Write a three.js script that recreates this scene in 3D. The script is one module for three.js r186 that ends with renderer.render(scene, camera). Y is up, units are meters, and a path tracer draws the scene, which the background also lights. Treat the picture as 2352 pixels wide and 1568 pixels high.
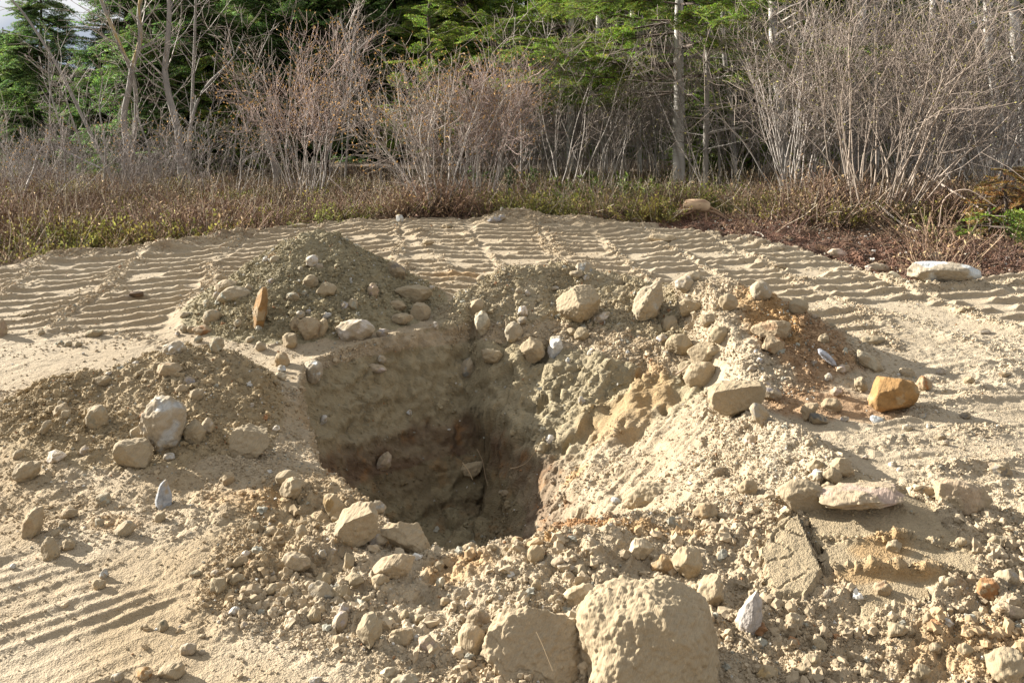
import * as THREE from 'three';
import { mergeGeometries, mergeVertices } from 'three/addons/utils/BufferGeometryUtils.js';

// ---------------------------------------------------------------- camera, sky, sun, exposure
// A level camera with a shifted lens, 1.7 m above the sand. PX/PY below are the photograph's own pixels at 2352 x 1568.
const PW = 2352, PH = 1568, F = 2100, CX = 1176, HZ = 330, EYE = 1.7;
const scene = new THREE.Scene();
const camera = new THREE.PerspectiveCamera(2 * Math.atan((PH - HZ) / F) * 180 / Math.PI, PW / (2 * (PH - HZ)), 0.1, 1500);
camera.setViewOffset(PW, 2 * (PH - HZ), 0, PH - 2 * HZ, PW, PH);
camera.position.set(0, EYE, 0);
const SUN_AZ = 23 * Math.PI / 180, SUN_EL = 23.5 * Math.PI / 180;     // from the left, a little behind the scene
const sunDir = new THREE.Vector3(-Math.cos(SUN_EL) * Math.cos(SUN_AZ), Math.sin(SUN_EL), -Math.cos(SUN_EL) * Math.sin(SUN_AZ));
const sun = new THREE.DirectionalLight(new THREE.Color(1.0, 0.955, 0.88), 5.0);
sun.position.copy(sunDir).multiplyScalar(60); sun.castShadow = true; sun.shadow.radius = 1;
sun.shadow.mapSize.set(4096, 4096); Object.assign(sun.shadow.camera, { left: -25, right: 25, top: 25, bottom: -25, near: 1, far: 140 });
scene.add(sun, sun.target);
const EXPOSURE = 3.15, SKY = 0.16;

// ---------------------------------------------------------------- random numbers and noise
function rng(seed) { let s = seed >>> 0 || 1; return () => { s = (s + 0x6D2B79F5) | 0; let t = Math.imul(s ^ (s >>> 15), 1 | s); t = (t + Math.imul(t ^ (t >>> 7), 61 | t)) ^ t; return ((t ^ (t >>> 14)) >>> 0) / 4294967296; }; }
const PERM = new Uint8Array(512); { const r = rng(77), p = [...Array(256).keys()]; for (let i = 255; i > 0; i--) { const j = Math.floor(r() * (i + 1)); [p[i], p[j]] = [p[j], p[i]]; } for (let i = 0; i < 512; i++) PERM[i] = p[i & 255]; }
const G3 = new Float32Array(256 * 3); { const r = rng(5); for (let i = 0; i < 256; i++) { const z = r() * 2 - 1, a = r() * 6.2832, q = Math.sqrt(1 - z * z); G3.set([q * Math.cos(a), q * Math.sin(a), z], i * 3); } }
const HR = new Float32Array(256); { const r = rng(9); for (let i = 0; i < 256; i++) HR[i] = r(); }
const h3 = (i, j, k) => PERM[PERM[PERM[i & 255] + (j & 255)] + (k & 255)];
function noise(x, y, z = 0.37) {
  const i = Math.floor(x), j = Math.floor(y), k = Math.floor(z); x -= i; y -= j; z -= k;
  const u = x * x * x * (x * (x * 6 - 15) + 10), v = y * y * y * (y * (y * 6 - 15) + 10), w = z * z * z * (z * (z * 6 - 15) + 10);
  const g = (a, b, c) => { const h = h3(i + a, j + b, k + c) * 3; return G3[h] * (x - a) + G3[h + 1] * (y - b) + G3[h + 2] * (z - c); };
  const l = (a, b, t) => a + (b - a) * t;
  return 1.5 * l(l(l(g(0, 0, 0), g(1, 0, 0), u), l(g(0, 1, 0), g(1, 1, 0), u), v), l(l(g(0, 0, 1), g(1, 0, 1), u), l(g(0, 1, 1), g(1, 1, 1), u), v), w);
}
function fbm(x, y, z, n) { let s = 0, a = 1, t = 0; for (let i = 0; i < n; i++) { s += a * noise(x, y, z); t += a; a *= 0.5; x = x * 2.03 + 3.1; y = y * 2.03 + 1.7; z = z * 2.03 + 5.3; } return s / t; }
// lumps: the tallest of the spherical caps scattered one per cell; returns a height in cells
function lumps(x, y, z, dens) {
  const i = Math.floor(x), j = Math.floor(y), k = Math.floor(z); let m = 0;
  for (let a = -1; a < 2; a++) for (let b = -1; b < 2; b++) for (let c = -1; c < 2; c++) {
    const h = h3(i + a, j + b, k + c); if (HR[h] > dens) continue;
    const r = 0.25 + 0.45 * HR[PERM[h]], dx = x - i - a - HR[PERM[h + 11]], dy = y - j - b - HR[PERM[h + 23]], dz = z - k - c - HR[PERM[h + 37]];
    const q = r * r - dx * dx - dy * dy - dz * dz; if (q > 0) { const s = Math.sqrt(q) * (0.6 + 0.5 * HR[PERM[h + 51]]); if (s > m) m = s; }
  }
  return m;
}
function lumps2(x, y, dens) {
  const i = Math.floor(x), j = Math.floor(y); let m = 0;
  for (let a = -1; a < 2; a++) for (let b = -1; b < 2; b++) {
    const h = h3(i + a, j + b, 7); if (HR[h] > dens) continue;
    const r = 0.2 + 0.4 * HR[PERM[h]], dx = x - i - a - HR[PERM[h + 11]], dy = y - j - b - HR[PERM[h + 23]];
    const q = r * r - dx * dx * (0.7 + 0.8 * HR[PERM[h + 3]]) - dy * dy; if (q > 0) { const s = Math.sqrt(q) * (0.5 + 0.6 * HR[PERM[h + 51]]); if (s > m) m = s; }
  }
  return m;
}
const clamp = (x, a = 0, b = 1) => x < a ? a : x > b ? b : x, mix = (a, b, t) => a + (b - a) * t;
const ss = (a, b, x) => { const t = clamp((x - a) / (b - a)); return t * t * (3 - 2 * t); };
const smax = (a, b, k) => { const h = Math.max(k - Math.abs(a - b), 0) / k; return Math.max(a, b) + h * h * k * 0.25; };

// ---------------------------------------------------------------- naming
const used = new Map();
function numbered(n) { const k = used.get(n) || 0; used.set(n, k + 1); return k ? n + '_' + String(k).padStart(3, '0') : n; }
function tag(o, label, category, group, kind) { o.userData = { ...o.userData, label, category, ...(group ? { group } : {}), ...(kind ? { kind } : {}) }; return o; }
function put(name, geo, mat, parent = scene) { const m = new THREE.Mesh(geo, mat); m.name = parent === scene ? numbered(name) : name; m.castShadow = m.receiveShadow = true; parent.add(m); return m; }
function group(name, x, y, z) { const g = new THREE.Group(); g.name = numbered(name); g.position.set(x, y, z); scene.add(g); return g; }

// ---------------------------------------------------------------- sky: pale blue with white cloud
{
  const w = 512, h = 256, a = new Float32Array(w * h * 4);
  for (let j = 0; j < h; j++) for (let i = 0; i < w; i++) {
    const el = ((j + 0.5) / h - 0.5) * Math.PI, az = (i + 0.5) / w * 2 * Math.PI, x = Math.cos(el) * Math.cos(az), z = Math.cos(el) * Math.sin(az), y = Math.sin(el);
    const t = Math.pow(clamp(1 - Math.max(y, 0)), 3), o = (j * w + i) * 4;
    let c = [mix(0.22, 0.72, t), mix(0.43, 0.85, t), mix(0.85, 1.05, t)];
    const q = 1.6 / (0.35 + Math.max(y, 0)), n = fbm(x * q + 4, z * q * 1.3, 2.5 + y, 5), cl = ss(-0.05, 0.25, n + 0.26) * ss(-0.02, 0.1, y);
    c = c.map((v, k) => mix(v, [1.95, 1.95, 1.95][k], cl * 0.92));
    if (y < 0) c = [0.3, 0.26, 0.2];
    a.set([...c, 1], o);
  }
  const t = new THREE.DataTexture(a, w, h, THREE.RGBAFormat, THREE.FloatType);
  t.mapping = THREE.EquirectangularReflectionMapping; t.magFilter = t.minFilter = THREE.LinearFilter; t.wrapS = THREE.RepeatWrapping; t.needsUpdate = true;
  scene.background = t; scene.environment = t; scene.backgroundIntensity = scene.environmentIntensity = SKY;
}

// ---------------------------------------------------------------- procedural textures
function tex(n, f, srgb) {
  const a = new Uint8Array(n * n * 4);
  for (let j = 0; j < n; j++) for (let i = 0; i < n; i++) { const c = f(i / n, j / n); for (let k = 0; k < 3; k++) a[(j * n + i) * 4 + k] = clamp(c[k]) * 255; a[(j * n + i) * 4 + 3] = 255; }
  const t = new THREE.DataTexture(a, n, n); t.wrapS = t.wrapT = THREE.RepeatWrapping; t.magFilter = THREE.LinearFilter; t.minFilter = THREE.LinearMipmapLinearFilter; t.generateMipmaps = true; t.needsUpdate = true;
  if (srgb) t.colorSpace = THREE.SRGBColorSpace; return t;
}
function tiled(n, seed) {           // periodic value noise
  const r = rng(seed), g = Float32Array.from({ length: n * n }, r);
  return (u, v) => { u = (u % 1) * n; v = (v % 1) * n; const i = Math.floor(u), j = Math.floor(v), s = u - i, t = v - j, q = (a, b) => g[(b % n) * n + a % n]; const S = s * s * (3 - 2 * s), T = t * t * (3 - 2 * t); return mix(mix(q(i, j), q(i + 1, j), S), mix(q(i, j + 1), q(i + 1, j + 1), S), T); };
}
const n16 = tiled(16, 1), n40 = tiled(40, 2), n90 = tiled(90, 3), n200 = tiled(200, 4), n380 = tiled(380, 8);
const grainBump = tex(1024, (u, v) => { const a = n40(u, v), b = n90(u, v), c = n200(u, v), d = n380(u, v); const g = 0.25 * a + 0.25 * b + 0.3 * Math.pow(c, 1.5) + 0.2 * d; return [g, g, g]; });
const grainMap = tex(1024, (u, v) => { const s = n16(u, v), a = n90(u + 0.3, v), c = n200(u, v + 0.2), d = n380(u + 0.1, v + 0.6); let g = 0.80 + 0.08 * (s - 0.5) + 0.12 * (a - 0.5) + 0.16 * (c - 0.5) + 0.2 * (d - 0.5); const dark = d * c > 0.62 ? 0.12 : 0, pale = (1 - d) * (1 - c) > 0.66 ? 0.1 : 0; return [g - dark + pale, g - dark + pale * 1.05, g - dark * 0.9 + pale * 1.2]; });
const rockBump = tex(512, (u, v) => { const g = 0.35 * n16(u, v) + 0.3 * n40(u, v) + 0.2 * n90(u, v) + 0.15 * n200(u, v); return [g, g, g]; });
const soilMat = new THREE.MeshStandardMaterial({ vertexColors: true, map: grainMap, bumpMap: grainBump, bumpScale: 0.007, roughness: 1, metalness: 0 }); soilMat.name = 'soil';

// ---------------------------------------------------------------- the ground: one height field with the pit, the heaps and the berm in it
// world position seen at photograph pixel (x, y) at d metres in front of the camera; [X, D, Y]
const P = (x, y, d) => [(x - CX) / F * d, d, EYE - (y - HZ) / F * d];
const onBase = (x, y) => { const d = F * EYE / (y - HZ + 0.1 * F); return [(x - CX) / F * d, d, 0.1 * d]; };   // on the sloping pad
function lerpTable(t, x) { if (x <= t[0][0]) return t[0][1]; for (let i = 1; i < t.length; i++) if (x < t[i][0]) return mix(t[i - 1][1], t[i][1], (x - t[i - 1][0]) / (t[i][0] - t[i - 1][0])); return t[t.length - 1][1]; }
const EDGE = [[0, 612], [130, 592], [300, 577], [420, 562], [560, 540], [740, 510], [1000, 502], [1300, 500], [1480, 517], [1700, 548], [1900, 588], [2050, 642], [2200, 640], [2352, 636]].map(([x, y]) => { const p = onBase(x, y); return [p[0], p[1]]; });
const edgeD = (X) => lerpTable(EDGE, X) + 0.10 * noise(X * 2.1, 3.3) + 0.05 * noise(X * 6, 8.3);
function base(X, D, E) {
  let Y = 0.1 * Math.min(D, 9.3);
  const b = D - E;
  if (b > 0) Y -= lerpTable([[-4, 0.2], [-2.4, 0.16], [-1.6, 0.05], [-1, 0.02], [1.2, 0.03], [2, 0]], X) * ss(0, 0.35, b) * (1 - ss(1.5, 4, b));
  Y += 0.035 * Math.max(0, D - 13) + 0.05 * Math.max(0, D - 26);
  return Y;
}
// ridges of heaps: crest points, slope towards the viewer, slope away
const RIDGES = {
  back: { pts: [P(560, 665, 6.2), P(630, 600, 6.2), P(695, 545, 6.2), P(722, 528, 6.2), P(748, 531, 6.2), P(772, 562, 6.2), P(830, 588, 6.2), P(905, 612, 6.25), P(960, 645, 6.3), P(1012, 668, 6.35)], kf: 0.60, kb: 0.6, r: 0.03 },
  left: { pts: [P(60, 1090, 3.85), P(120, 1000, 4.0), P(170, 920, 4.15), P(220, 846, 4.36), P(262, 866, 4.28), P(330, 832, 4.4), P(395, 800, 4.48), P(480, 798, 4.48), P(560, 842, 4.4), P(640, 898, 4.3), P(690, 953, 4.25)], kf: 0.38, kb: 0.55, r: 0.03 },
  right: { pts: [P(1042, 735, 5.6), P(1100, 672, 5.85), P(1190, 612, 6.0), P(1330, 614, 6.05), P(1430, 632, 5.95), P(1500, 655, 5.85), P(1580, 640, 5.65), P(1735, 662, 5.3), P(1830, 738, 5.12), P(1960, 822, 4.9), P(2080, 876, 4.7)], kf: 0.52, kb: 0.66, r: 0.04 },
  spur: { pts: [P(1500, 655, 5.8), P(1545, 742, 5.4), P(1602, 872, 4.88)], kf: 0.5, kb: 0.5, r: 0.06 },
  rust: { pts: [P(1640, 690, 5.2), P(1720, 760, 4.95), P(1800, 880, 4.55), P(1900, 962, 4.22)], kf: 0.42, kb: 0.5, r: 0.05 },
  berm: { pts: [P(1600, 880, 4.9), P(1660, 905, 4.4), P(1830, 1008, 3.74), P(1985, 1098, 3.38)], kf: 0.5, kb: 0.62, r: 0.04 },
  slab: { pts: [P(1740, 1150, 3.40), P(1880, 1155, 3.32), P(2085, 1152, 3.32), P(2210, 1270, 3.02), P(2330, 1345, 2.86)], kf: 0.24, kb: 0.5, r: 0.05 },
  spill: { pts: [P(640, 1100, 3.62), P(760, 1175, 3.36), P(880, 1240, 3.12), P(1010, 1275, 3.06), P(1130, 1262, 3.08), P(1300, 1200, 3.25)], kf: 0.17, kb: 0.4, r: 0.05 },
};
for (const k in RIDGES) { const p = RIDGES[k].pts.map((q) => q[0]), d = RIDGES[k].pts.map((q) => q[1]); RIDGES[k].box = [Math.min(...p) - 2, Math.max(...p) + 2, Math.min(...d) - 2, Math.max(...d) + 2]; }
function ridge(R, X, D) {
  if (X < R.box[0] || X > R.box[1] || D < R.box[2] || D > R.box[3]) return -9;
  let best = -9;
  for (let i = 0; i + 1 < R.pts.length; i++) {
    const [ax, ad, ay] = R.pts[i], [bx, bd, by] = R.pts[i + 1], ex = bx - ax, ed = bd - ad;
    const t = clamp(((X - ax) * ex + (D - ad) * ed) / (ex * ex + ed * ed)), qx = X - ax - t * ex, qd = D - ad - t * ed, q = Math.hypot(qx, qd);
    const k = mix(R.kf, R.kb, ss(-0.4, 0.6, qd / (q + 1e-4))), y = mix(ay, by, t) - k * (Math.sqrt(q * q + R.r * R.r) - R.r) ;
    if (y > best) best = y;
  }
  return best;
}
// the pit: rings of rim, middle and floor, [rim, middle, floor] at each station, joined by quads and rasterised to a 1 cm grid
const RINGS = [
  [P(700, 832, 5.0), P(775, 985, 4.95), P(900, 1232, 4.85)],
  [P(785, 800, 5.17), P(850, 980, 5.08), P(950, 1200, 4.95)],
  [P(870, 778, 5.3), P(925, 965, 5.21), P(1010, 1172, 5.06)],
  [P(960, 757, 5.46), P(1012, 945, 5.33), P(1110, 1162, 5.14)],
  [P(1042, 735, 5.6), P(1066, 900, 5.46), P(1120, 1160, 5.16)],
  [P(1100, 672, 5.85), P(1140, 950, 5.17), P(1105, 1180, 5.0)],
  [P(1190, 612, 6.0), P(1196, 990, 4.97), P(1130, 1195, 4.84)],
  [P(1330, 614, 6.05), P(1240, 1050, 4.72), P(1150, 1215, 4.68)],
  [P(1430, 632, 5.95), P(1290, 1125, 4.44), P(1168, 1245, 4.46)],
  [P(1543, 740, 5.4), P(1318, 1142, 4.22), P(1172, 1272, 4.3)],
  [P(1600, 880, 4.9), P(1345, 1170, 4.0), P(1176, 1300, 4.15)],
  [P(1830, 1008, 3.74), P(1412, 1200, 3.68), P(1180, 1370, 3.9)],
  [P(1640, 1150, 3.52), P(1365, 1218, 3.5), P(1185, 1440, 3.7)],
  [P(1310, 1190, 3.33), [0.18, 3.45, 0.02], [0.05, 3.62, -0.36]],
  [P(1230, 1240, 3.19), [0.07, 3.32, 0.0], [0.0, 3.5, -0.38]],
  [P(1110, 1250, 3.16), [-0.08, 3.3, 0.0], [-0.06, 3.48, -0.38]],
  [P(1000, 1262, 3.13), [-0.25, 3.28, 0.0], [-0.2, 3.5, -0.37]],
  [P(850, 1150, 3.47), [-0.49, 3.6, 0.0], [-0.42, 3.74, -0.36]],
  [P(728, 1050, 3.84), [-0.73, 3.95, 0.02], [-0.62, 4.05, -0.36]],
  [P(690, 950, 4.3), [-0.92, 4.38, 0.05], [-0.74, 4.45, -0.37]],
  [P(688, 890, 4.65), [-1.02, 4.68, 0.1], [-0.72, 4.68, -0.39]],
];
const NR = RINGS.length, GX0 = -1.6, GD0 = 2.9, GS = 0.01, GW = 360, GH = 340, pitY = new Float32Array(GW * GH).fill(NaN);
{
  const tri = (a, b, c) => {
    const x0 = Math.floor((Math.min(a[0], b[0], c[0]) - GX0) / GS), x1 = Math.ceil((Math.max(a[0], b[0], c[0]) - GX0) / GS), d0 = Math.floor((Math.min(a[1], b[1], c[1]) - GD0) / GS), d1 = Math.ceil((Math.max(a[1], b[1], c[1]) - GD0) / GS);
    const den = (b[1] - c[1]) * (a[0] - c[0]) + (c[0] - b[0]) * (a[1] - c[1]); if (Math.abs(den) < 1e-9) return;
    for (let j = Math.max(0, d0); j <= Math.min(GH - 1, d1); j++) for (let i = Math.max(0, x0); i <= Math.min(GW - 1, x1); i++) {
      const X = GX0 + i * GS, D = GD0 + j * GS, u = ((b[1] - c[1]) * (X - c[0]) + (c[0] - b[0]) * (D - c[1])) / den, v = ((c[1] - a[1]) * (X - c[0]) + (a[0] - c[0]) * (D - c[1])) / den, w = 1 - u - v;
      if (u > -0.01 && v > -0.01 && w > -0.01) { const y = u * a[2] + v * b[2] + w * c[2], o = j * GW + i; pitY[o] = Number.isNaN(pitY[o]) ? y : Math.min(pitY[o], y); }
    }
  };
  for (let i = 0; i < NR; i++) {
    const a = RINGS[i], b = RINGS[(i + 1) % NR];
    for (let k = 0; k < 2; k++) { tri(a[k], b[k], a[k + 1]); tri(b[k], b[k + 1], a[k + 1]); }
    tri(a[2], b[2], [-0.25, 4.4, -0.42]);
  }
}
const RIM = RINGS.map((r) => r[0]);
function inRim(X, D) { let c = false; for (let i = 0, j = NR - 1; i < NR; j = i++) { const a = RIM[i], b = RIM[j]; if ((a[1] > D) !== (b[1] > D) && X < (b[0] - a[0]) * (D - a[1]) / (b[1] - a[1]) + a[0]) c = !c; } return c; }
function rimNear(X, D) { let q = 9, y = 0; for (let i = 0; i < NR; i++) { const a = RIM[i], b = RIM[(i + 1) % NR], ex = b[0] - a[0], ed = b[1] - a[1], t = clamp(((X - a[0]) * ex + (D - a[1]) * ed) / (ex * ex + ed * ed)), r = Math.hypot(X - a[0] - t * ex, D - a[1] - t * ed); if (r < q) { q = r; y = mix(a[2], b[2], t); } } return [q, y]; }
function outside(X, D, E, who) {
  const b = base(X, D, E); let Y = b, id = 0, top = 0.03;
  if (D < 8.5 && D > 1.5) for (const k in RIDGES) { const y = ridge(RIDGES[k], X, D); if (y - b > top) { top = y - b; id = k; } Y = smax(Y, y, 0.06); }
  if (who) { who.id = id; who.raise = Y - b; }
  return Y;
}
// gather the pit grid: blur lightly, and fill the outside with the ground so that sampling meets at the rim
const gridY = new Float32Array(GW * GH), gridIn = new Uint8Array(GW * GH);
for (let j = 0; j < GH; j++) for (let i = 0; i < GW; i++) {
  const X = GX0 + i * GS, D = GD0 + j * GS, o = j * GW + i, E = 99, inside = inRim(X, D) && !Number.isNaN(pitY[o]);
  gridIn[o] = inside ? 1 : 0;
  if (inside) gridY[o] = pitY[o];
  else { const Y = outside(X, D, E), [q, y] = rimNear(X, D); gridY[o] = mix(y, Y, ss(0, 0.22, q)); }
}
{ const b = gridY.slice(); for (let pass = 0; pass < 2; pass++) { for (let j = 1; j < GH - 1; j++) for (let i = 1; i < GW - 1; i++) { const o = j * GW + i; b[o] = (gridY[o] * 4 + gridY[o - 1] + gridY[o + 1] + gridY[o - GW] + gridY[o + GW]) / 8; } gridY.set(b); } }
function sampleGrid(X, D) {
  const u = (X - GX0) / GS, v = (D - GD0) / GS, i = Math.floor(u), j = Math.floor(v); if (i < 0 || j < 0 || i > GW - 2 || j > GH - 2) return NaN;
  const s = u - i, t = v - j, o = j * GW + i; return mix(mix(gridY[o], gridY[o + 1], s), mix(gridY[o + GW], gridY[o + GW + 1], s), t);
}
const pitAt = (X, D) => { const i = Math.round((X - GX0) / GS), j = Math.round((D - GD0) / GS); return i >= 0 && j >= 0 && i < GW && j < GH && gridIn[j * GW + i]; };

// crumb lines along the edges of the dozer's tracks, as polylines on the pad
const CRUMBS = [[[948, 520], [1005, 592], [1050, 642]], [[1180, 505], [1256, 531], [1306, 585], [1400, 640]], [[1395, 525], [1472, 542], [1552, 578], [1650, 612]], [[1560, 540], [1700, 590], [1804, 622], [1930, 694], [2092, 735], [2352, 830]], [[1850, 600], [2000, 660], [2120, 700], [2352, 760]],
  [[560, 545], [497, 589], [511, 643], [470, 690]], [[345, 590], [173, 672], [122, 744]], [[108, 596], [100, 643], [0, 690]], [[740, 512], [690, 540], [640, 560]], [[830, 515], [880, 560], [960, 640]], [[0, 770], [150, 760], [320, 775], [400, 800]], [[1870, 1040], [2000, 1030], [2110, 1012], [2300, 985]], [[1950, 1010], [2100, 960], [2250, 905], [2352, 870]], [[2080, 1105], [2200, 1085], [2352, 1060]], [[1690, 575], [1850, 640], [1960, 720], [2060, 800]]]
  .map((l) => l.map(([x, y]) => onBase(x, y)));
function crumb(X, D) {
  let m = 0;
  for (let n = 0; n < CRUMBS.length; n++) { const l = CRUMBS[n]; for (let i = 0; i + 1 < l.length; i++) { const a = l[i], b = l[i + 1], ex = b[0] - a[0], ed = b[1] - a[1], t = clamp(((X - a[0]) * ex + (D - a[1]) * ed) / (ex * ex + ed * ed)), q = Math.hypot(X - a[0] - t * ex, D - a[1] - t * ed); if (q < 0.16) m = Math.max(m, 1 - q / 0.16); } }
  return m;
}
const inPoly = (poly, x, y) => { let c = false; for (let i = 0, j = poly.length - 1; i < poly.length; j = i++) { const [a, b] = poly[i], [e, f] = poly[j]; if ((b > y) !== (f > y) && x < (e - a) * (y - b) / (f - b) + a) c = !c; } return c; };
const SLAB = [[1835, 1200], [1895, 1165], [2080, 1158], [2140, 1225], [2215, 1295], [2245, 1350], [2130, 1400], [1990, 1440], [1955, 1385], [1890, 1300]].map(([x, y]) => { const p = onBase(x, y - 12); return [p[0], p[1]]; });
const CAKE = [[1745, 1300], [1790, 1240], [1835, 1235], [1890, 1345], [1850, 1400], [1780, 1395]].map(([x, y]) => { const p = onBase(x, y - 10); return [p[0], p[1]]; });

// what the ground is like at a place: height without fine relief, roughness of the relief, smoothness of trodden soil, region
const W = {};
function place(X, D, E) {
  const who = {}; let Y = outside(X, D, E, who), g = sampleGrid(X, D); const b = base(X, D, E), pit = pitAt(X, D);
  W.id = who.id; W.slab = W.cake = 0;
  if (!Number.isNaN(g) && D > 2.92 && D < 6.28) { const e = Math.min((X - GX0) / 0.1, (GX0 + GW * GS - X) / 0.1, (D - GD0) / 0.1, (GD0 + GH * GS - D) / 0.1); Y = mix(Y, g, clamp(e)); }
  const raise = Math.max(0, Y - b), beyond = D - E;
  W.raise = raise; W.pit = pit; W.beyond = beyond; W.depth = b - Y;
  const zone = fbm(X * 1.6, D * 1.6, 1.2, 3);
  let rough = (D > 5.2 && !pit ? mix(0.14, 0.05, ss(5.2, 6, D)) : 0.14) + 0.92 * ss(0.01, 0.10, raise);
  if (pit) rough = X > 0.25 && D < 4.9 ? clamp(0.5 + 0.7 * zone, 0.4, 0.85) : X > 0.2 ? 0.9 : 0.9; else if (X > 0.9 && (who.id === 'berm' || who.id === 'right' || who.id === 'spur')) rough = 0.45 + 0.35 * rough;
  const px = CX + X / D * F, py = HZ + (EYE - Y) / D * F;            // only to read the zones off the photograph's plan
  if (!pit) {
    if (D < 4.6 && X < -0.55) rough = Math.max(rough, 0.35 * ss(3.0, 3.35, D + zone * 0.3) + 0.15);
    const sp = ss(0.62, 0.25, Math.abs(D - lerpTable([[-1, 3.25], [-0.5, 2.95], [0.2, 2.8], [1, 3.1]], X)) + 0.2 * zone) * ss(-1.15, -0.8, X);
    rough = Math.max(rough, sp * 1.3);
    if (X > 1.1 && D > 3 && D < 5.8) rough = Math.max(rough, 0.24 + 0.6 * zone);
    if (X > 0.75 && D < 3.3) rough = Math.max(rough, 1.1);
    if (X > 0.2 && D < 3.6 && X < 1.1) rough = Math.max(rough, 0.75);
  }
  // track cleats
  let bars = 0; W.crumb = 0;
  if (!pit && beyond < 0.05) {
    const cr = D > 3.2 ? crumb(X, D) * (0.6 + 0.6 * noise(X * 3, D * 3, 4)) : 0; W.crumb = Math.max(0, cr); rough = Math.max(rough, 0.9 * cr);
    Y += 0.022 * cr;
    const back = ss(5.2, 5.9, D) * ss(0.06, 0.0, raise);
    if (back > 0) {
      const T = X < -0.8 ? 0.42 * (X + 0.8) : X > 0.9 ? 0.2 * (X - 0.9) : 0;
      const sl = (X + 0.15 * D * (1 + 0.6 * clamp(X / 2, 0, 1.2)) + 0.09 * noise(X * 1.3, D * 1.3, 9) + 0.035 * noise(X * 6, D * 6, 19) + 7) / 0.72, lane = Math.floor(sl), jit = HR[PERM[(lane * 5 + 40) & 255]], ed = Math.abs(sl - lane - 0.5) * 2;
      const trail = back * ss(0.72, 0.92, ed) * ss(-0.35, 0.05, noise(X * 0.8 + lane * 3, D * 1.1, 14)); if (trail > W.crumb) W.crumb = trail; rough = Math.max(rough, 0.8 * trail); Y += 0.016 * trail;
      const u = (D - T - 0.05 * (jit - 0.5) * (sl - lane) + 0.05 * noise(X * 0.4, D * 0.4, 3) + 0.004 * noise(X * 9, D * 3, 5) + 0.004 * noise(X * 24, D * 8, 5)) / (0.16 + 0.025 * jit) + jit * 3;
      const fr = u - Math.floor(u), sharp = fr < 0.09 ? ss(0, 0.09, fr) : 1 - ss(0.24, 0.6, fr);
      const gap = ss(0.95, 0.82, ed) * ss(-0.38, -0.2, noise(X * 1.9 + Math.floor(u) * 7.7, Math.floor(u) * 3.1 + lane * 5, 6)), worn = ss(-0.6, -0.25, noise(X * 0.55 + 9, D * 0.7, 8));
      bars = back * sharp * gap * worn; Y += (X > 1 ? 0.034 : 0.027) * bars * (0.9 + 0.25 * noise(X * 5, D * 3, 2) + 0.35 * noise(X * 17, D * 6, 2)) - 0.008 * back * worn; W.bar = bars;
      rough = Math.max(rough, 0.3 * bars);
    }
    const near = ss(-0.95, -1.2, X) * ss(3.15, 2.95, D);
    if (near > 0) { const u = D - 0.84 * X + 0.05 * noise(X * 1.2, D * 1.2, 3), c = Math.pow(0.5 + 0.5 * Math.cos(6.2832 * u / 0.083), 2), m = ss(-0.2, 0.25, noise(X * 1.5 + 4, D * 2.2, 12)); Y += 0.026 * near * c * m * (0.5 + noise(u * 9, X * 1.2, 2)); }
    const rightS = ss(1.45, 1.8, X) * ss(3.3, 3.6, D) * ss(5.6, 5.0, D) * ss(0.05, 0.01, raise);
    if (rightS > 0) { const u = D - 0.2 * X + 0.06 * noise(X, D, 3), m = ss(0.02, 0.3, noise(X * 0.9 + 4, D * 2.6, 12)); Y += rightS * (0.007 * noise(u * 26, X * 0.7, 3) + 0.016 * m * Math.pow(0.5 + 0.5 * Math.cos(6.2832 * u / 0.16), 4)); }
    // the trodden clay slab: flat steps pressed by cleats, with rows of crumbs between them
    if (X > 0.7 && D < 3.6 && inPoly(SLAB, X + 0.02 * noise(X * 9, D * 9), D + 0.02 * noise(X * 9, D * 9, 5))) {
      const v = (D + 0.1 * (X - 1.2) + 0.02 * noise(X * 4, 2)) / 0.155, row = Math.pow(0.5 + 0.5 * Math.cos(6.2832 * v), 7) * ss(-0.35, 0.1, noise(X * 3.2, Math.round(v) * 4.4, 3));
      W.slab = 1; Y += 0.014 * row - 0.004; rough = 0.06 + 1.2 * row;
    }
    if (X > 0.5 && D < 3.3 && inPoly(CAKE, X, D)) { W.cake = 1; Y += 0.022; const ck = Math.abs(noise(X * 9, D * 9, 3)) ; Y -= 0.016 * (1 - ss(0.0, 0.035, ck)); rough = 0.15; }
  }
  if (beyond > 0) { rough = 1.1; if (X > 1.4 && beyond < 2.2) Y += 0.05 * fbm(X * 3, D * 3, 5, 3); }
  // lip of pushed-up sand along the edge
  if (!pit && D > 6) { const lip = Math.exp(-Math.pow((beyond + 0.2) / 0.16, 2)) * clamp(0.5 + 1.1 * noise(X * 1.6, 7.7) + 0.5 * noise(X * 5, 4.4)); Y += 0.075 * lip * (X > 1.9 ? 0.35 : 1); rough = Math.max(rough, 0.9 * clamp(lip * 1.5)); }
  W.rough = rough; W.zone = zone; W.Y = Y; W.px = px; W.py = py;
  return Y;
}

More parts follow.
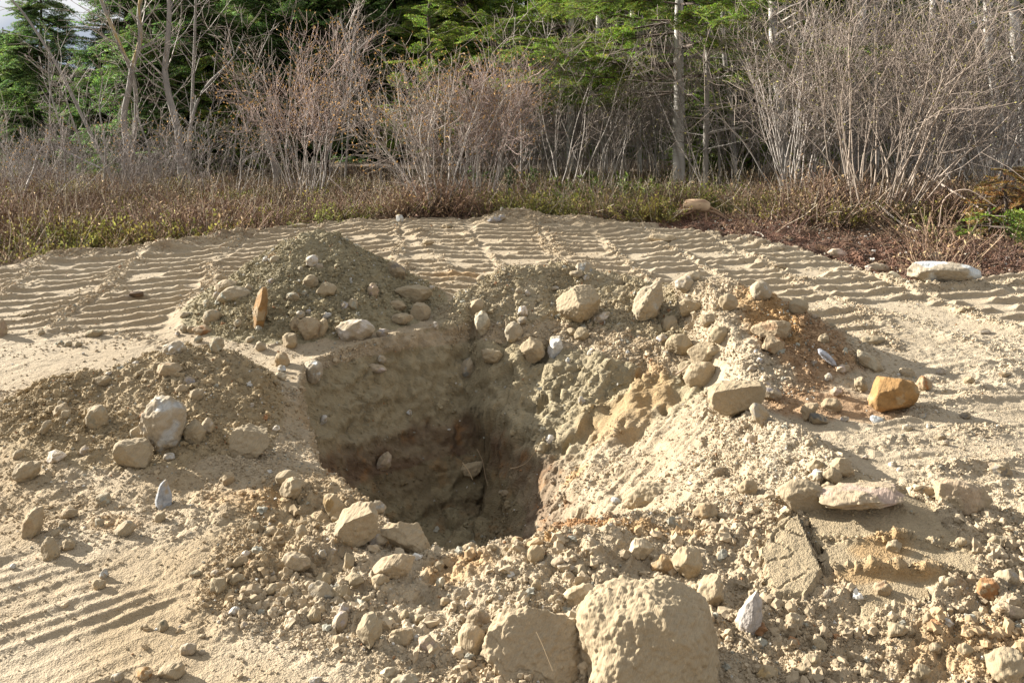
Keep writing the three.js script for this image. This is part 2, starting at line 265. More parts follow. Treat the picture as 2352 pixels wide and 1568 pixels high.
// ---- the grid: columns fan out from the camera's foot, rows get wider with distance
const cols = []; { const N = 770; for (let j = 0; j <= N; j++) cols.push(mix(-0.64, 0.64, j / N)); let s = 0.004, t = 0.64; while (t < 9) { t += s; s *= 1.24; cols.push(t); cols.unshift(-t); } }
const rows = [-40, -20, -10, -5, -2, 0, 1, 1.7, 2.1]; { let d = 2.2; while (d < 11) { rows.push(d); d += d < 4 ? 0.0072 : d < 6.3 ? 0.006 : mix(0.006, 0.0095, (d - 6.3) / 4.7); } let s = 0.012; while (d < 700) { rows.push(d); s *= 1.085; d += s; } }
const NC = cols.length, NRW = rows.length, NV = NC * NRW;
const pos = new Float32Array(NV * 3), colr = new Float32Array(NV * 3), uvs = new Float32Array(NV * 2), regv = new Uint8Array(NV), rgh = new Float32Array(NV);
const C = { sand: [0.395, 0.305, 0.192], pale: [0.50, 0.415, 0.29], grey: [0.315, 0.265, 0.155], olive: [0.24, 0.205, 0.11], tan: [0.335, 0.24, 0.125], rust: [0.30, 0.14, 0.042], ochre: [0.40, 0.235, 0.085], brown: [0.13, 0.075, 0.04], peat: [0.10, 0.058, 0.036], duff: [0.11, 0.078, 0.042], clay: [0.35, 0.27, 0.16] };
const lay = (c, d, t) => { c[0] = mix(c[0], d[0], t); c[1] = mix(c[1], d[1], t); c[2] = mix(c[2], d[2], t); };
const stain = (X, D, p, rx, rd, s) => { const q = Math.hypot((X - p[0]) / rx, (D - p[1]) / rd) + 0.55 * fbm(X * 7, D * 7, s, 3); return 1 - ss(0.55, 1.05, q); };
const REG = ['ground', 'forest_floor', 'pit', 'heap_back', 'heap_left', 'heap_right', 'clay', 'peat_bank'];
for (let i = 0; i < NRW; i++) for (let j = 0; j < NC; j++) {
  const D = rows[i], X = cols[j] * Math.max(D, 2.1), E = D > 5 ? edgeD(X) : 99, o = (i * NC + j);
  let Y = place(X, D, E); const w = W, r = w.rough;
  if (w.pit && X > 0.15) { const q = fbm(X * 4.5, D * 4.5, 31, 3); Y += 0.03 * q + 0.012 * noise((X * 0.75 - D * 0.66) * 26, (X * 0.66 + D * 0.75) * 3.5, 12) - 0.05 * ss(0.18, 0.42, fbm(X * 6 + 3, D * 6, 8, 2)); }
  if (D > 1 && D < 14) Y += (r * 0.05 + 0.004) * fbm(X * 2.6, D * 2.6, 0.5, 3);
  pos[o * 3] = X; pos[o * 3 + 1] = Y; pos[o * 3 + 2] = -D; rgh[o] = r;
  // region
  const slack = 0.012 * noise(X * 14, D * 14);
  let g = 0;
  if (w.beyond > 0) g = X > 1.2 && w.beyond < 2.6 && D < 11.5 ? 7 : 1;
  else if (w.pit && w.depth > 0.05 + slack && !(w.id === 'right' && D > 5.6 && X > 0)) g = 2;
  else if (w.slab || w.cake) g = 6;
  else if (w.raise > 0.035 + slack && D < 8) g = w.id === 'back' ? 3 : w.id === 'left' ? 4 : (w.id === 'right' || w.id === 'rust' || w.id === 'spur' || w.id === 'berm' || w.pit) ? 5 : 0;
  regv[o] = g;
  // colour: what the soil is
  const z = w.zone, f = noise(X * 11, D * 11, 2), c = [...C.sand];
  lay(c, C.pale, clamp(0.3 + 1.0 * z) * 0.6 + (X > 1 && D > 3.4 ? 0.35 : 0));
  if (D < 4.4 && X < -0.3 && w.beyond < 0) lay(c, C.tan, 0.55 * ss(0.2, -0.3, z));
  if (g === 3) lay(c, C.olive, 0.7); if (g === 4) lay(c, C.olive, 0.35), lay(c, C.tan, 0.5);
  if (g === 5 && D > 4.6 && X < 1.0) lay(c, C.grey, 0.5 + 0.3 * f);
  if (g === 6) lay(c, C.clay, 0.9);
  if (g === 2) { // bands in the wall: grey sand above, brown organic layer below
    lay(c, C.olive, 0.55 * ss(4.4, 4.9, D)); const lev = Y + 0.05 * fbm(X * 4, D * 4, 7, 3) + 0.03 * f;
    const org = ss(0.14, 0.04, lev) * ss(-0.42, -0.3, lev + 0.1 * f); lay(c, C.brown, 0.9 * org * clamp(0.75 + 1.2 * fbm(X * 5, Y * 5, D * 5, 3)) * (1 - ss(-0.05, 0.35, X - (D < 4.7 ? 0.1 : 0.0))));
    lay(c, C.rust, 0.5 * org * ss(0.12, 0.3, fbm(X * 11, Y * 11, D * 11 + 4, 4)));
    if (w.depth > 0.6) lay(c, C.olive, 0.4);
  }
  if (w.beyond < 0 && D < 7.5) {
    const st = (x, y, d, rx, rd, k, s, a) => { const t = stain(X, D, P(x, y, d), rx, rd, s); if (t > 0) lay(c, k, t * a); };
    st(1340, 1215, 3.3, 0.17, 0.13, C.rust, 1, 0.8); st(1240, 1262, 3.1, 0.1, 0.05, C.ochre, 2, 0.8); st(1045, 1310, 2.98, 0.14, 0.10, C.ochre, 3, 0.55); st(1480, 1235, 3.25, 0.22, 0.08, C.ochre, 4, 0.6);
    st(1840, 860, 4.9, 0.3, 0.5, C.rust, 5, 0.6); st(1900, 960, 4.35, 0.4, 0.2, C.rust, 6, 0.6); st(1760, 800, 5.1, 0.2, 0.35, C.ochre, 14, 0.6); st(1500, 860, 4.9, 0.14, 0.25, C.ochre, 7, 0.45); st(1420, 960, 4.75, 0.22, 0.25, C.ochre, 8, 0.4);
    st(2020, 1290, 3.05, 0.16, 0.06, C.ochre, 9, 0.55); st(2040, 1350, 2.92, 0.2, 0.04, C.ochre, 10, 0.5); st(1255, 1070, 4.66, 0.07, 0.09, C.brown, 11, 0.45); st(1320, 1110, 4.40, 0.08, 0.08, C.ochre, 12, 0.6); st(2230, 1480, 2.6, 0.25, 0.15, C.ochre, 13, 0.4);
    st(560, 1180, 3.45, 0.2, 0.1, C.ochre, 15, 0.35); st(260, 1230, 3.3, 0.14, 0.08, C.ochre, 16, 0.4); st(620, 690, 6.0, 0.05, 0.05, C.rust, 17, 0.3); st(1090, 650, 6.9, 0.5, 0.14, C.ochre, 18, 0.5); st(330, 660, 6.3, 0.35, 0.06, C.brown, 19, 0.3);
  }
  if (g === 1) { c[0] = C.duff[0]; c[1] = C.duff[1]; c[2] = C.duff[2]; lay(c, C.brown, clamp(0.5 + z)); }
  if (g === 7) { c[0] = C.peat[0]; c[1] = C.peat[1]; c[2] = C.peat[2]; lay(c, [0.22, 0.12, 0.075], clamp(0.35 + 1.6 * f)); lay(c, C.duff, ss(0.9, 2, w.beyond) * 0.6); lay(c, C.tan, ss(0.2, 0.5, fbm(X * 5, D * 5, 3, 3)) * 0.5); }
  if (w.beyond < 0 && w.beyond > -0.35 && X < -1.5) lay(c, C.brown, 0.35 * ss(0.1, 0.4, f));
  const q = 1 + 0.09 * f + 0.07 * noise(X * 37, D * 37, Y * 37);
  colr[o * 3] = c[0] * q; colr[o * 3 + 1] = c[1] * q; colr[o * 3 + 2] = c[2] * q;
  uvs[o * 2] = (X + 0.5 * Y) / 0.7; uvs[o * 2 + 1] = (D + 0.9 * Y) / 0.7;
}
// ---- fine relief along the normal: lumps and crumbs of soil
const index = new Uint32Array((NC - 1) * (NRW - 1) * 6); { let k = 0; for (let i = 0; i + 1 < NRW; i++) for (let j = 0; j + 1 < NC; j++) { const a = i * NC + j, b = a + 1, c = a + NC, d = c + 1; index.set([a, b, d, a, d, c], k); k += 6; } }
function normals() { const g = new THREE.BufferGeometry(); g.setAttribute('position', new THREE.BufferAttribute(pos, 3)); g.setIndex(new THREE.BufferAttribute(index, 1)); g.computeVertexNormals(); return g.attributes.normal.array; }
let nor = normals();
for (let i = 0; i < NRW; i++) { const D = rows[i]; if (D < 2.15 || D > 12) continue; for (let j = 0; j < NC; j++) {
  const o = i * NC + j; if (Math.abs(cols[j]) > 0.66) continue;
  const x = pos[o * 3], y = pos[o * 3 + 1], z = pos[o * 3 + 2], r = rgh[o], steep = nor[o * 3 + 1] < 0.75, g = regv[o];
  let h = r * (0.014 * noise(x * 13, y * 13, z * 13) + 0.009 * noise(x * 31, y * 31, z * 31) + 0.005 * noise(x * 70, y * 70, z * 70)) + (0.15 + 0.85 * Math.min(r, 1)) * 0.0028 * noise(x * 95, y * 95, z * 95);
  const den = 0.1 + 0.5 * Math.min(r, 1.1), wall = g === 2 && D > 4.75 ? 0.7 : 1;
  const wx = x + 0.02 * noise(x * 23, y * 23, z * 23), wz = z + 0.02 * noise(x * 23, y * 23, z * 23 + 9), am = clamp(0.6 + 1.2 * noise(x * 3.1, y * 3.1, z * 3.1), 0.1, 1.3), sz = D > 6 ? 0.7 : 1;
  if (r > 0.1) { const bl = 0.036 * Math.abs(noise(wx * 9, y * 9, wz * 9)) + 0.02 * Math.abs(noise(wx * 19 + 5, y * 19, wz * 19)) + 0.012 * Math.abs(noise(x * 40, y * 40, z * 40)) + 0.008 * Math.abs(noise(x * 80, y * 80, z * 80)); h += Math.min(1.1, r) * (0.5 + 0.7 * am) * (bl - 0.02) * sz; }
  if (steep) h += wall * r * am * (0.04 * lumps(wx / 0.12, y / 0.12, wz / 0.12, den * 0.25) + 0.026 * lumps(wx / 0.055 + 9, y / 0.055, wz / 0.055, den * 0.45) + 0.013 * lumps(x / 0.026, y / 0.026, z / 0.026, 0.5));
  else if (r > 0.2) h += sz * am * Math.min(r, 1.1) * (0.034 * lumps2(wx / 0.1, wz / 0.1, den * 0.08) + 0.022 * lumps2(wx / 0.045 + 9, wz / 0.045, den * 0.18)) + 0.011 * lumps2(wx / 0.021 + 4, wz / 0.021 + 3, 0.1 + den * 0.4) * Math.min(1, r + 0.1);
  if (g === 2 && D > 4.75) h += 0.018 * noise(x * 2.2, y * 15, z * 2.2 + 3) + 0.02 * ss(0.05, 0.3, noise(x * 6, y * 6, z * 6 + 8)) - 0.02 * ss(0.1, 0.3, noise(x * 4.3, y * 7, z * 4.3 + 18));
  if (g === 2 && D > 4.9) { const cr = Math.abs(noise(x * 3, y * 5.5, z * 3 + 6)); if (noise(x * 2, y * 2, 3) > 0.05) h -= 0.022 * (1 - ss(0, 0.035, cr)); }
  pos[o * 3] += nor[o * 3] * h; pos[o * 3 + 1] += nor[o * 3 + 1] * h; pos[o * 3 + 2] += nor[o * 3 + 2] * h;
} }
nor = normals();
// the nearest point of the ground that is seen at photograph pixel (x, y)
const firstRow = rows.findIndex((d) => d > 2.15), lastRow = rows.findIndex((d) => d > 40);
const colOf = (t) => { let a = 0, b = NC - 1; while (b - a > 1) { const m = (a + b) >> 1; if (cols[m] <= t) a = m; else b = m; } return t - cols[a] < cols[b] - t ? a : b; };
function hit(x, y) {
  const j = colOf((x - CX) / F);
  for (let i = firstRow; i < lastRow; i++) { const o = (i * NC + j) * 3, d = -pos[o + 2]; if (HZ + (EYE - pos[o + 1]) / d * F <= y) return { d, o: o / 3, y: pos[o + 1] }; }
  return { d: 40, o: ((lastRow - 1) * NC + j), y: 2 };
}
function groundY(X, D) { let a = 0, b = NRW - 1; while (b - a > 1) { const m = (a + b) >> 1; if (rows[m] <= D) a = m; else b = m; } return pos[(a * NC + colOf(X / Math.max(D, 2.1))) * 3 + 1]; }

// ---- split the sheet into its pieces
{
  const NAMES = ['ground', 'forest_floor', 'pit', 'sand_heap', 'sand_heap', 'sand_heap', 'clay_slab', 'peat_bank'];
  const bins = REG.map(() => []);
  for (let k = 0; k < index.length; k += 3) { const a = regv[index[k]], b = regv[index[k + 1]], c = regv[index[k + 2]]; bins[b === c ? b : a].push(index[k], index[k + 1], index[k + 2]); }
  bins.forEach((l, r) => {
    if (!l.length) return;
    const map = new Map(), idx = new Uint32Array(l.length); l.forEach((v, k) => { let q = map.get(v); if (q === undefined) map.set(v, q = map.size); idx[k] = q; });
    const n = map.size, p = new Float32Array(n * 3), m = new Float32Array(n * 3), c = new Float32Array(n * 3), u = new Float32Array(n * 2);
    for (const [v, q] of map) for (let k = 0; k < 3; k++) { p[q * 3 + k] = pos[v * 3 + k]; m[q * 3 + k] = nor[v * 3 + k]; c[q * 3 + k] = colr[v * 3 + k]; if (k < 2) u[q * 2 + k] = uvs[v * 2 + k]; }
    const g = new THREE.BufferGeometry(); g.setAttribute('position', new THREE.BufferAttribute(p, 3)); g.setAttribute('normal', new THREE.BufferAttribute(m, 3)); g.setAttribute('color', new THREE.BufferAttribute(c, 3)); g.setAttribute('uv', new THREE.BufferAttribute(u, 2)); g.setIndex(new THREE.BufferAttribute(idx, 1));
    const o = put(NAMES[r], g, soilMat);
    if (r === 3) tag(o, 'tall pointed grey-brown heap of sand and stones behind the pit on the left', 'sand heap');
    else if (r === 4) tag(o, 'low broad heap of brown sand left of the pit, strewn with cobbles', 'sand heap');
    else if (r === 5) tag(o, 'long sunlit heap of sand sloping down into the pit on its right', 'sand heap');
    else if (r === 6) tag(o, 'flat smooth slab of pressed clay with tread steps right of the front boulders', 'clay slab');
    else o.userData.kind = 'structure';
  });
}
console.log('grid', NC, NRW, 'triangles', index.length / 3);

// ---------------------------------------------------------------- stones
const rockMat = new THREE.MeshStandardMaterial({ vertexColors: true, map: grainMap, bumpMap: rockBump, bumpScale: 0.004, roughness: 0.95 }); rockMat.name = 'stone';
const KIND = { s: [0.36, 0.285, 0.18], w: [0.61, 0.57, 0.50], g: [0.42, 0.39, 0.33], d: [0.19, 0.165, 0.13], o: [0.50, 0.27, 0.07], b: [0.29, 0.19, 0.10], t: [0.44, 0.33, 0.19], p: [0.55, 0.44, 0.36], r: [0.34, 0.155, 0.055], e: [0.37, 0.35, 0.265], c: [0.56, 0.46, 0.31], k: [0.25, 0.21, 0.12], m: [0.46, 0.43, 0.42] };
// a stone: a ball pressed by a few planes (facets), bent by noise; hw, hh, hd are half sizes in metres
function stone(hw, hh, hd, seed, sharp, kind, detail, coat = 0.5, taper = 0, box = 2) {
  const r = rng(seed * 7919 + 13);
  let g = new THREE.IcosahedronGeometry(1, detail); g.deleteAttribute('normal'); g.deleteAttribute('uv'); g = mergeVertices(g, 1e-5);
  const p = g.attributes.position, n = p.count, planes = [], col = new Float32Array(n * 3), uv = new Float32Array(n * 2), v = new THREE.Vector3(), s0 = r() * 90;
  const hue = 0.72 + 0.42 * r(), warm = 0.9 + 0.2 * r(); kind = [kind[0] * hue * warm, kind[1] * hue, kind[2] * hue / warm];
  sharp = Math.min(1, sharp * 1.15 + 0.06);
  const np = Math.round(4 + 8 * sharp); for (let k = 0; k < np; k++) { const z = r() * 2 - 1, a = r() * 6.283, q = Math.sqrt(1 - z * z); planes.push([new THREE.Vector3(q * Math.cos(a), z, q * Math.sin(a)), mix(0.84, 0.56, sharp) + 0.2 * r()]); }
  for (let i = 0; i < n; i++) {
    v.fromBufferAttribute(p, i); if (box > 2) v.multiplyScalar(0.93 / Math.pow(Math.abs(v.x) ** box + Math.abs(v.y) ** box + Math.abs(v.z) ** box, 1 / box));
    v.multiplyScalar(1 + (0.26 - 0.1 * sharp) * noise(v.x * 1.25 + s0, v.y * 1.25, v.z * 1.25 + seed) + 0.06 * noise(v.x * 3 + s0, v.y * 3, v.z * 3));
    for (const [m, h] of planes) { const d = v.dot(m) - h; if (d > 0) v.addScaledVector(m, -d * (0.82 + 0.17 * sharp)); }
    if (taper) { const t = 1 - taper * (v.y * 0.5 + 0.5); v.x *= t; v.z *= t; }
    v.set(v.x * hw, v.y * hh, v.z * hd);
    const sc = Math.max(hw, hh), cst = coat > 0 ? ss(0.62 - coat, 0.78 - coat, 0.5 + 0.75 * fbm(v.x / sc * 1.3 + s0, v.y / sc * 1.3 - seed, v.z / sc * 1.3, 4)) : 0;
    const crk = sc > 0.06 && sharp > 0.35 ? -0.03 * sc * (1 - ss(0, 0.028, Math.abs(noise(v.x / sc * 1.7 + s0, v.y / sc * 1.7, v.z / sc * 1.7 + 31)))) * ss(-0.1, 0.1, noise(v.x / sc + s0, v.y / sc, 3)) : 0;
    const l = v.length() || 1, fine = crk + 0.006 * sc * noise(v.x / sc * 14, v.y / sc * 14, v.z / sc * 14 + s0) + 0.0022 * noise(v.x * 70, v.y * 70, v.z * 70 + s0) + 0.012 * sc * noise(v.x / sc * 6, v.y / sc * 6, v.z / sc * 6 + s0) + cst * (0.008 * lumps(v.x / 0.014 + s0, v.y / 0.014, v.z / 0.014, 0.4) + (sc > 0.1 ? 0.008 * Math.abs(noise(v.x * 30 + s0, v.y * 30, v.z * 30)) + 0.005 * Math.abs(noise(v.x * 60, v.y * 60 + s0, v.z * 60)) : 0) + 0.001);
    v.multiplyScalar(1 + fine / l); p.setXYZ(i, v.x, v.y, v.z);
    const vein = ss(0.12, 0.0, Math.abs(noise(v.x / sc * 1.6 + s0, v.y / sc * 1.6, v.z / sc * 1.6 + 4))) * 0.22, f = (1 - vein) * (1 + 0.34 * fbm(v.x / sc * 1.8 + s0, v.y / sc * 1.8, v.z / sc * 1.8, 4)) + 0.14 * noise(v.x * 60 + s0, v.y * 60, v.z * 60), c = kind.map((q) => q * f); lay(c, [0.38, 0.295, 0.18], cst * 0.85);
    col.set(c, i * 3); uv[i * 2] = (v.x + v.z * 0.6) / 0.3; uv[i * 2 + 1] = (v.y + v.z * 0.6) / 0.3;
  }
  g.setAttribute('color', new THREE.BufferAttribute(col, 3)); g.setAttribute('uv', new THREE.BufferAttribute(uv, 2)); g.computeVertexNormals();
  return g;
}
let seedRock = 1; const STONES = [];
// where a stone lies: its outline's centre (x, y), width and height in photograph pixels, tilt in degrees
function rock(x, y, w, h, tilt, sharp, kind, label, group, o = {}) {
  const H = hit(x, y + h * (o.sit ?? 0.34)), d = H.d + (o.push || 0), k = d / F, seed = seedRock++;
  const a = tilt * Math.PI / 180, big = Math.max(w, h), hw = w * k / 2, hh = h * k / 2, hd = Math.sqrt(hw * hh) * (o.depth || 0.95);
  const detail = o.detail || (big > 300 ? 80 : big > 220 ? 56 : big > 150 ? 34 : big > 80 ? 20 : big > 45 ? 12 : big > 25 ? 7 : 4);
  const name = o.name || (big > 100 ? 'boulder' : sharp > 0.45 ? 'rock' : 'cobble');
  const m = put(name, stone(hw * (1.1 + 0.1 * sharp), hh * (1.1 + 0.1 * sharp), hd, seed, sharp, o.tint || KIND[kind], detail, o.coat ?? (kind === 's' || kind === 'k' ? 0.34 : kind === 'w' || kind === 'c' ? 0.16 : 0.3), o.taper || 0, o.box || 2), rockMat);
  m.position.set((x - CX) * k, EYE - (y - HZ) * k, -d + hd * 0.15);
  m.rotation.set(0, (o.turn || 0), a);
  STONES.push({ m, x, y, w, h, group, kind, label, name }); return tag(m, label, o.cat || 'stone', group);
}
const FR = { a: [0, 470.4, 0.36], b: [752.6, 470.4, 0.36], c: [1552, 517.4, 0.36], d: [0, 987.8, 0.3702], e: [752.6, 987.8, 0.3702], f: [1552, 1034.9, 0.3401], o: [0, 0, 1] };
function R(fr, x, y, w, h, tilt, sharp, kind, label, o = {}) { const [ox, oy, s] = FR[fr]; return rock(ox + x * s, oy + y * s, w * s, h * s, tilt, sharp, kind, label, o.group, o); }

// the two big ones in front
R('o', 1484, 1512, 318, 325, 4, 0.15, 's', 'huge rounded sand-crusted boulder at the bottom edge, tallest stone in the picture', { coat: 0.6, sit: 0.1, push: 0.06 });
R('o', 1240, 1498, 225, 205, -24, 0.7, 's', 'large brownish boulder with a split face just left of the biggest boulder', { tint: [0.36, 0.25, 0.155], coat: 0.5, sit: 0.15, push: 0.06 });
// stones on the tall heap at the back left
const gA = 'small stones on the tall left heap';
R('a', 1990, 358, 75, 78, 20, 0.35, 'w', 'white stone highest on the face of the tall left heap');
R('a', 2033, 392, 50, 34, 0, 0.4, 'm', 'small bluish white stone touching the highest white stone of the tall heap');
R('a', 1440, 520, 140, 70, 12, 0.2, 'c', 'pale smooth cobble at the left foot of the tall heap, behind the bent long one');
R('a', 1498, 568, 185, 85, 8, 0.15, 'e', 'long greenish bent cobble on the left foot of the tall heap');
R('a', 1350, 715, 105, 90, 35, 0.25, 'e', 'leaning oval grey-green cobble below the long bent one');
R('a', 1664, 668, 86, 245, -8, 0.6, 'o', 'upright orange-brown slab of rock standing at the front of the tall heap', { coat: 0.12, tint: [0.40, 0.215, 0.07] });
R('a', 1290, 800, 105, 62, 0, 0.5, 'r', 'rust-red lump of soil at the left foot of the tall heap', { cat: 'soil lump', name: 'soil_lump' });
R('a', 1110, 918, 130, 92, 18, 0.2, 'w', 'pale cobble perched on top of the low left heap', { coat: 0.3 });
R('a', 1078, 1050, 155, 78, -4, 0.5, 'b', 'flat brown stone just under the pale cobble on the low left heap', { coat: 0.4 });
R('a', 1385, 890, 95, 80, 30, 0.6, 'e', 'grey-green angular stone between the two left heaps');
R('a', 1660, 907, 58, 58, 0, 0.2, 'g', 'round grey cobble in front of the orange slab');
R('a', 1857, 872, 105, 95, -10, 0.7, 't', 'blocky tan stone with sharp edges in front of the tall heap');
R('a', 1975, 785, 140, 135, 0, 0.35, 'b', 'rounded brown boulder at the front foot of the tall heap', { coat: 0.4 });
R('a', 1885, 762, 62, 82, 0, 0.4, 'b', 'brown cobble leaning on the left of the rounded brown boulder');
R('a', 1868, 585, 72, 52, 0, 0.3, 'e', 'greyish cobble in the middle of the tall heap');
R('a', 1990, 488, 90, 75, 0, 0.5, 'k', 'crumbly lump of grey sand in the middle of the tall heap', { cat: 'soil lump', name: 'soil_lump', coat: 1 });
R('a', 2085, 540, 115, 82, 0, 0.45, 'k', 'big crumbly lump with a rusty right end on the tall heap', { cat: 'soil lump', name: 'soil_lump', coat: 0.8 });
R('a', 2055, 788, 58, 115, -12, 0.3, 't', 'narrow curved tan stone right of the rounded brown boulder');
R('a', 2075, 713, 72, 52, 15, 0.4, 'w', 'white stone behind the narrow curved tan stone');
R('b', 288, 548, 64, 90, -12, 0.3, 'p', 'pinkish brown stone on the right flank of the tall heap');
R('b', 545, 560, 210, 95, -8, 0.5, 'k', 'long dark sandy rock half buried at the right foot of the tall heap', { coat: 0.7 });
R('b', 440, 422, 130, 90, -28, 0.7, 'd', 'dark brown slab on the right skyline of the tall heap');
R('b', 450, 640, 95, 62, -12, 0.4, 's', 'sandy stone in the hollow between the tall heap and the pit');
for (const [f, x, y, w, h, k] of [['a', 1752, 350, 58, 48, 'e'], ['a', 1918, 410, 38, 32, 'e'], ['a', 1318, 635, 40, 54, 'e'], ['a', 1520, 760, 52, 46, 'e'], ['a', 1220, 795, 42, 52, 'e'], ['a', 1176, 795, 40, 50, 'e'], ['a', 1132, 824, 30, 26, 'm'], ['a', 1260, 860, 56, 36, 'e'], ['a', 1590, 860, 60, 32, 'e'], ['a', 1725, 488, 40, 30, 'm'], ['a', 1915, 700, 52, 46, 'g'], ['a', 1385, 580, 42, 50, 'm'], ['a', 1180, 700, 60, 30, 'g'], ['a', 1965, 685, 40, 30, 'm'], ['b', 110, 640, 46, 42, 'm'], ['b', 165, 635, 55, 66, 'e'], ['a', 1585, 530, 44, 40, 'e'], ['a', 1945, 565, 36, 34, 'e']])
  R(f, x, y, w, h, 25, 0.4, k, 'small grey or greenish stone scattered on and around the tall left heap', { group: gA });
// around the back rim of the pit
R('b', 180, 795, 212, 130, 3, 0.15, 'w', 'large pale rounded cobble on the back rim of the pit', { coat: 0.2 });
R('b', 350, 815, 80, 46, 5, 0.4, 'p', 'small pale flat stone right of the large pale rim cobble');
R('a', 1800, 990, 92, 92, 20, 0.3, 't', 'tan rounded cobble at the left end of the back rim');
R('a', 1797, 1047, 46, 46, 0, 0.5, 'w', 'little bright white stone below the tan cobble at the left rim');
R('a', 1785, 1092, 84, 46, -5, 0.2, 'c', 'flat oval cream stone under the little bright white one');
R('a', 1730, 1100, 42, 32, 0, 0.2, 'p', 'small pinkish pebble left of the flat oval cream stone');
R('a', 1995, 1060, 110, 130, 15, 0.3, 'w', 'grey and white stone set in the left corner of the pit rim', { coat: 0.35 });
R('a', 2063, 1370, 38, 66, -20, 0.4, 'w', 'white stone sticking from the left wall of the pit');
R('b', 590, 685, 125, 112, 35, 0.45, 's', 'sandy angular stone above the back corner of the pit');
R('b', 470, 730, 130, 72, 10, 0.5, 's', 'long sandy stone lying along the back rim');
R('b', 345, 985, 52, 42, 0, 0.3, 'g', 'grey stone high in the shaded back wall of the pit');
R('b', 308, 1042, 120, 52, -4, 0.4, 'p', 'flat pinkish stone under a hollow in the shaded back wall');
R('b', 895, 1040, 90, 104, 10, 0.5, 'g', 'grey stone in the back right corner of the pit');
R('b', 520, 1325, 32, 30, 0, 0.4, 'w', 'small white stone in the middle of the shaded back wall');
R('e', 350, 200, 70, 120, -28, 0.5, 'p', 'purplish stone low on the shaded back wall');
R('e', 1105, 390, 80, 34, -8, 0.4, 'd', 'flat dark stone on the floor of the pit');
R('e', 900, 235, 130, 85, 12, 0.7, 'k', 'pale flaky block in the brown layer of the pit wall', { coat: 0.8 });
// the sunny heap on the right
const gC = 'small stones on the sunny right heap';
R('b', 1595, 640, 262, 215, 22, 0.45, 's', 'large sandy boulder in the upper face of the right heap', { coat: 0.85 });
R('b', 2042, 630, 150, 270, -28, 0.35, 's', 'long boulder with a pale left side leaning down the right heap', { coat: 0.35, tint: [0.50, 0.43, 0.33] });
R('b', 1638, 405, 112, 78, 0, 0.6, 'g', 'grey angular stone on the crest of the right heap');
R('b', 1590, 442, 82, 40, -6, 0.5, 'd', 'flat dark stone below the grey one on the crest');
R('b', 985, 752, 88, 142, 0, 0.25, 'c', 'upright cobble with a white left face near the pit corner');
R('b', 1184, 810, 96, 114, -8, 0.2, 'g', 'rounded speckled grey cobble right of the white-faced one', { coat: 0.45 });
R('b', 1248, 680, 60, 62, 30, 0.4, 'w', 'small white stone above the speckled grey cobble');
R('b', 1455, 912, 110, 155, -6, 0.6, 'w', 'white stone with a flat bright face on the slope below the large sandy boulder');
R('b', 1748, 720, 105, 58, 30, 0.3, 'w', 'white elongated stone below the large sandy boulder');
R('b', 1310, 930, 135, 145, 0, 0.35, 's', 'sandy boulder left of the white flat-faced stone', { coat: 0.9 });
R('b', 1050, 960, 135, 92, 0, 0.5, 'k', 'crumbly brown earth lump jutting over the pit corner', { cat: 'soil lump', name: 'soil_lump', coat: 0.9 });
R('b', 940, 655, 112, 84, 35, 0.5, 's', 'sandy wedge above the upright white-faced cobble', { coat: 0.9 });
R('b', 1620, 825, 82, 84, 15, 0.4, 'k', 'crumbly lump right of a smaller one under the large sandy boulder', { cat: 'soil lump', name: 'soil_lump', coat: 0.9 });
R('b', 2135, 850, 64, 44, 10, 0.4, 'm', 'purple-grey stone on the slope below the long leaning boulder');
R('b', 1420, 1497, 50, 56, 0, 0.6, 'w', 'bright white stone low on the sunny pit slope', { coat: 0 });
R('b', 1620, 1247, 40, 48, 10, 0.5, 'w', 'small white stone on the middle of the sunny pit slope');
R('c', 58, 375, 118, 92, -8, 0.15, 'w', 'round white-grey cobble on the crest of the right heap', { coat: 0.35 });
R('c', 110, 328, 92, 62, 0, 0.2, 'c', 'rounded sandy cobble behind the white-grey one on the crest');
R('c', 540, 415, 120, 112, -12, 0.25, 'w', 'pale boulder at the right end of the crest', { coat: 0.35 });
R('c', 335, 490, 100, 96, 20, 0.3, 's', 'sandy cobble embedded below the crest, left of the pale boulder', { coat: 0.6 });
R('c', 785, 515, 100, 110, -35, 0.4, 's', 'sandy rock half buried on the back flank of the right heap', { coat: 0.9 });
R('c', 625, 660, 240, 112, -5, 0.55, 't', 'broad flat brown stone on the orange patch of the right heap', { tint: [0.40, 0.28, 0.17] });
R('c', 610, 762, 132, 112, 12, 0.6, 'b', 'rusty brown stone right under the broad flat one', { tint: [0.36, 0.21, 0.10] });
R('c', 968, 845, 40, 150, 48, 0.25, 'm', 'long bluish white sliver of stone on the shaded flank', { coat: 0.05 });
R('c', 1230, 870, 190, 84, -38, 0.35, 'c', 'pale tongue-shaped stone on the shaded flank');
R('c', 1470, 945, 105, 62, -15, 0.6, 'd', 'dark grey flat stone behind the orange boulder');
for (const [x, y, w, h, k] of [[1560, 790, 58, 46, 'k'], [1612, 812, 66, 48, 's'], [1582, 705, 48, 38, 's'], [1652, 768, 44, 36, 'k'], [1630, 735, 36, 30, 's'], [1540, 745, 40, 34, 's'], [1585, 845, 46, 34, 'k']]) R('o', x, y, w, h, 15, 0.5, k, 'small pale or sandy stone scattered over the sunny right heap', { group: gC, coat: 0.8 });
R('c', 1365, 1062, 258, 225, -18, 0.6, 'o', 'orange angular boulder at the foot of the right heap', { coat: 0.04, tint: [0.46, 0.25, 0.085], sit: 0.42, box: 4 });
R('c', 1585, 1015, 74, 84, 0, 0.4, 'r', 'small rusty cobble right of the orange boulder');
R('c', 155, 952, 195, 165, 5, 0.5, 's', 'sandy angular boulder on the slope above the big slab', { coat: 0.9 });
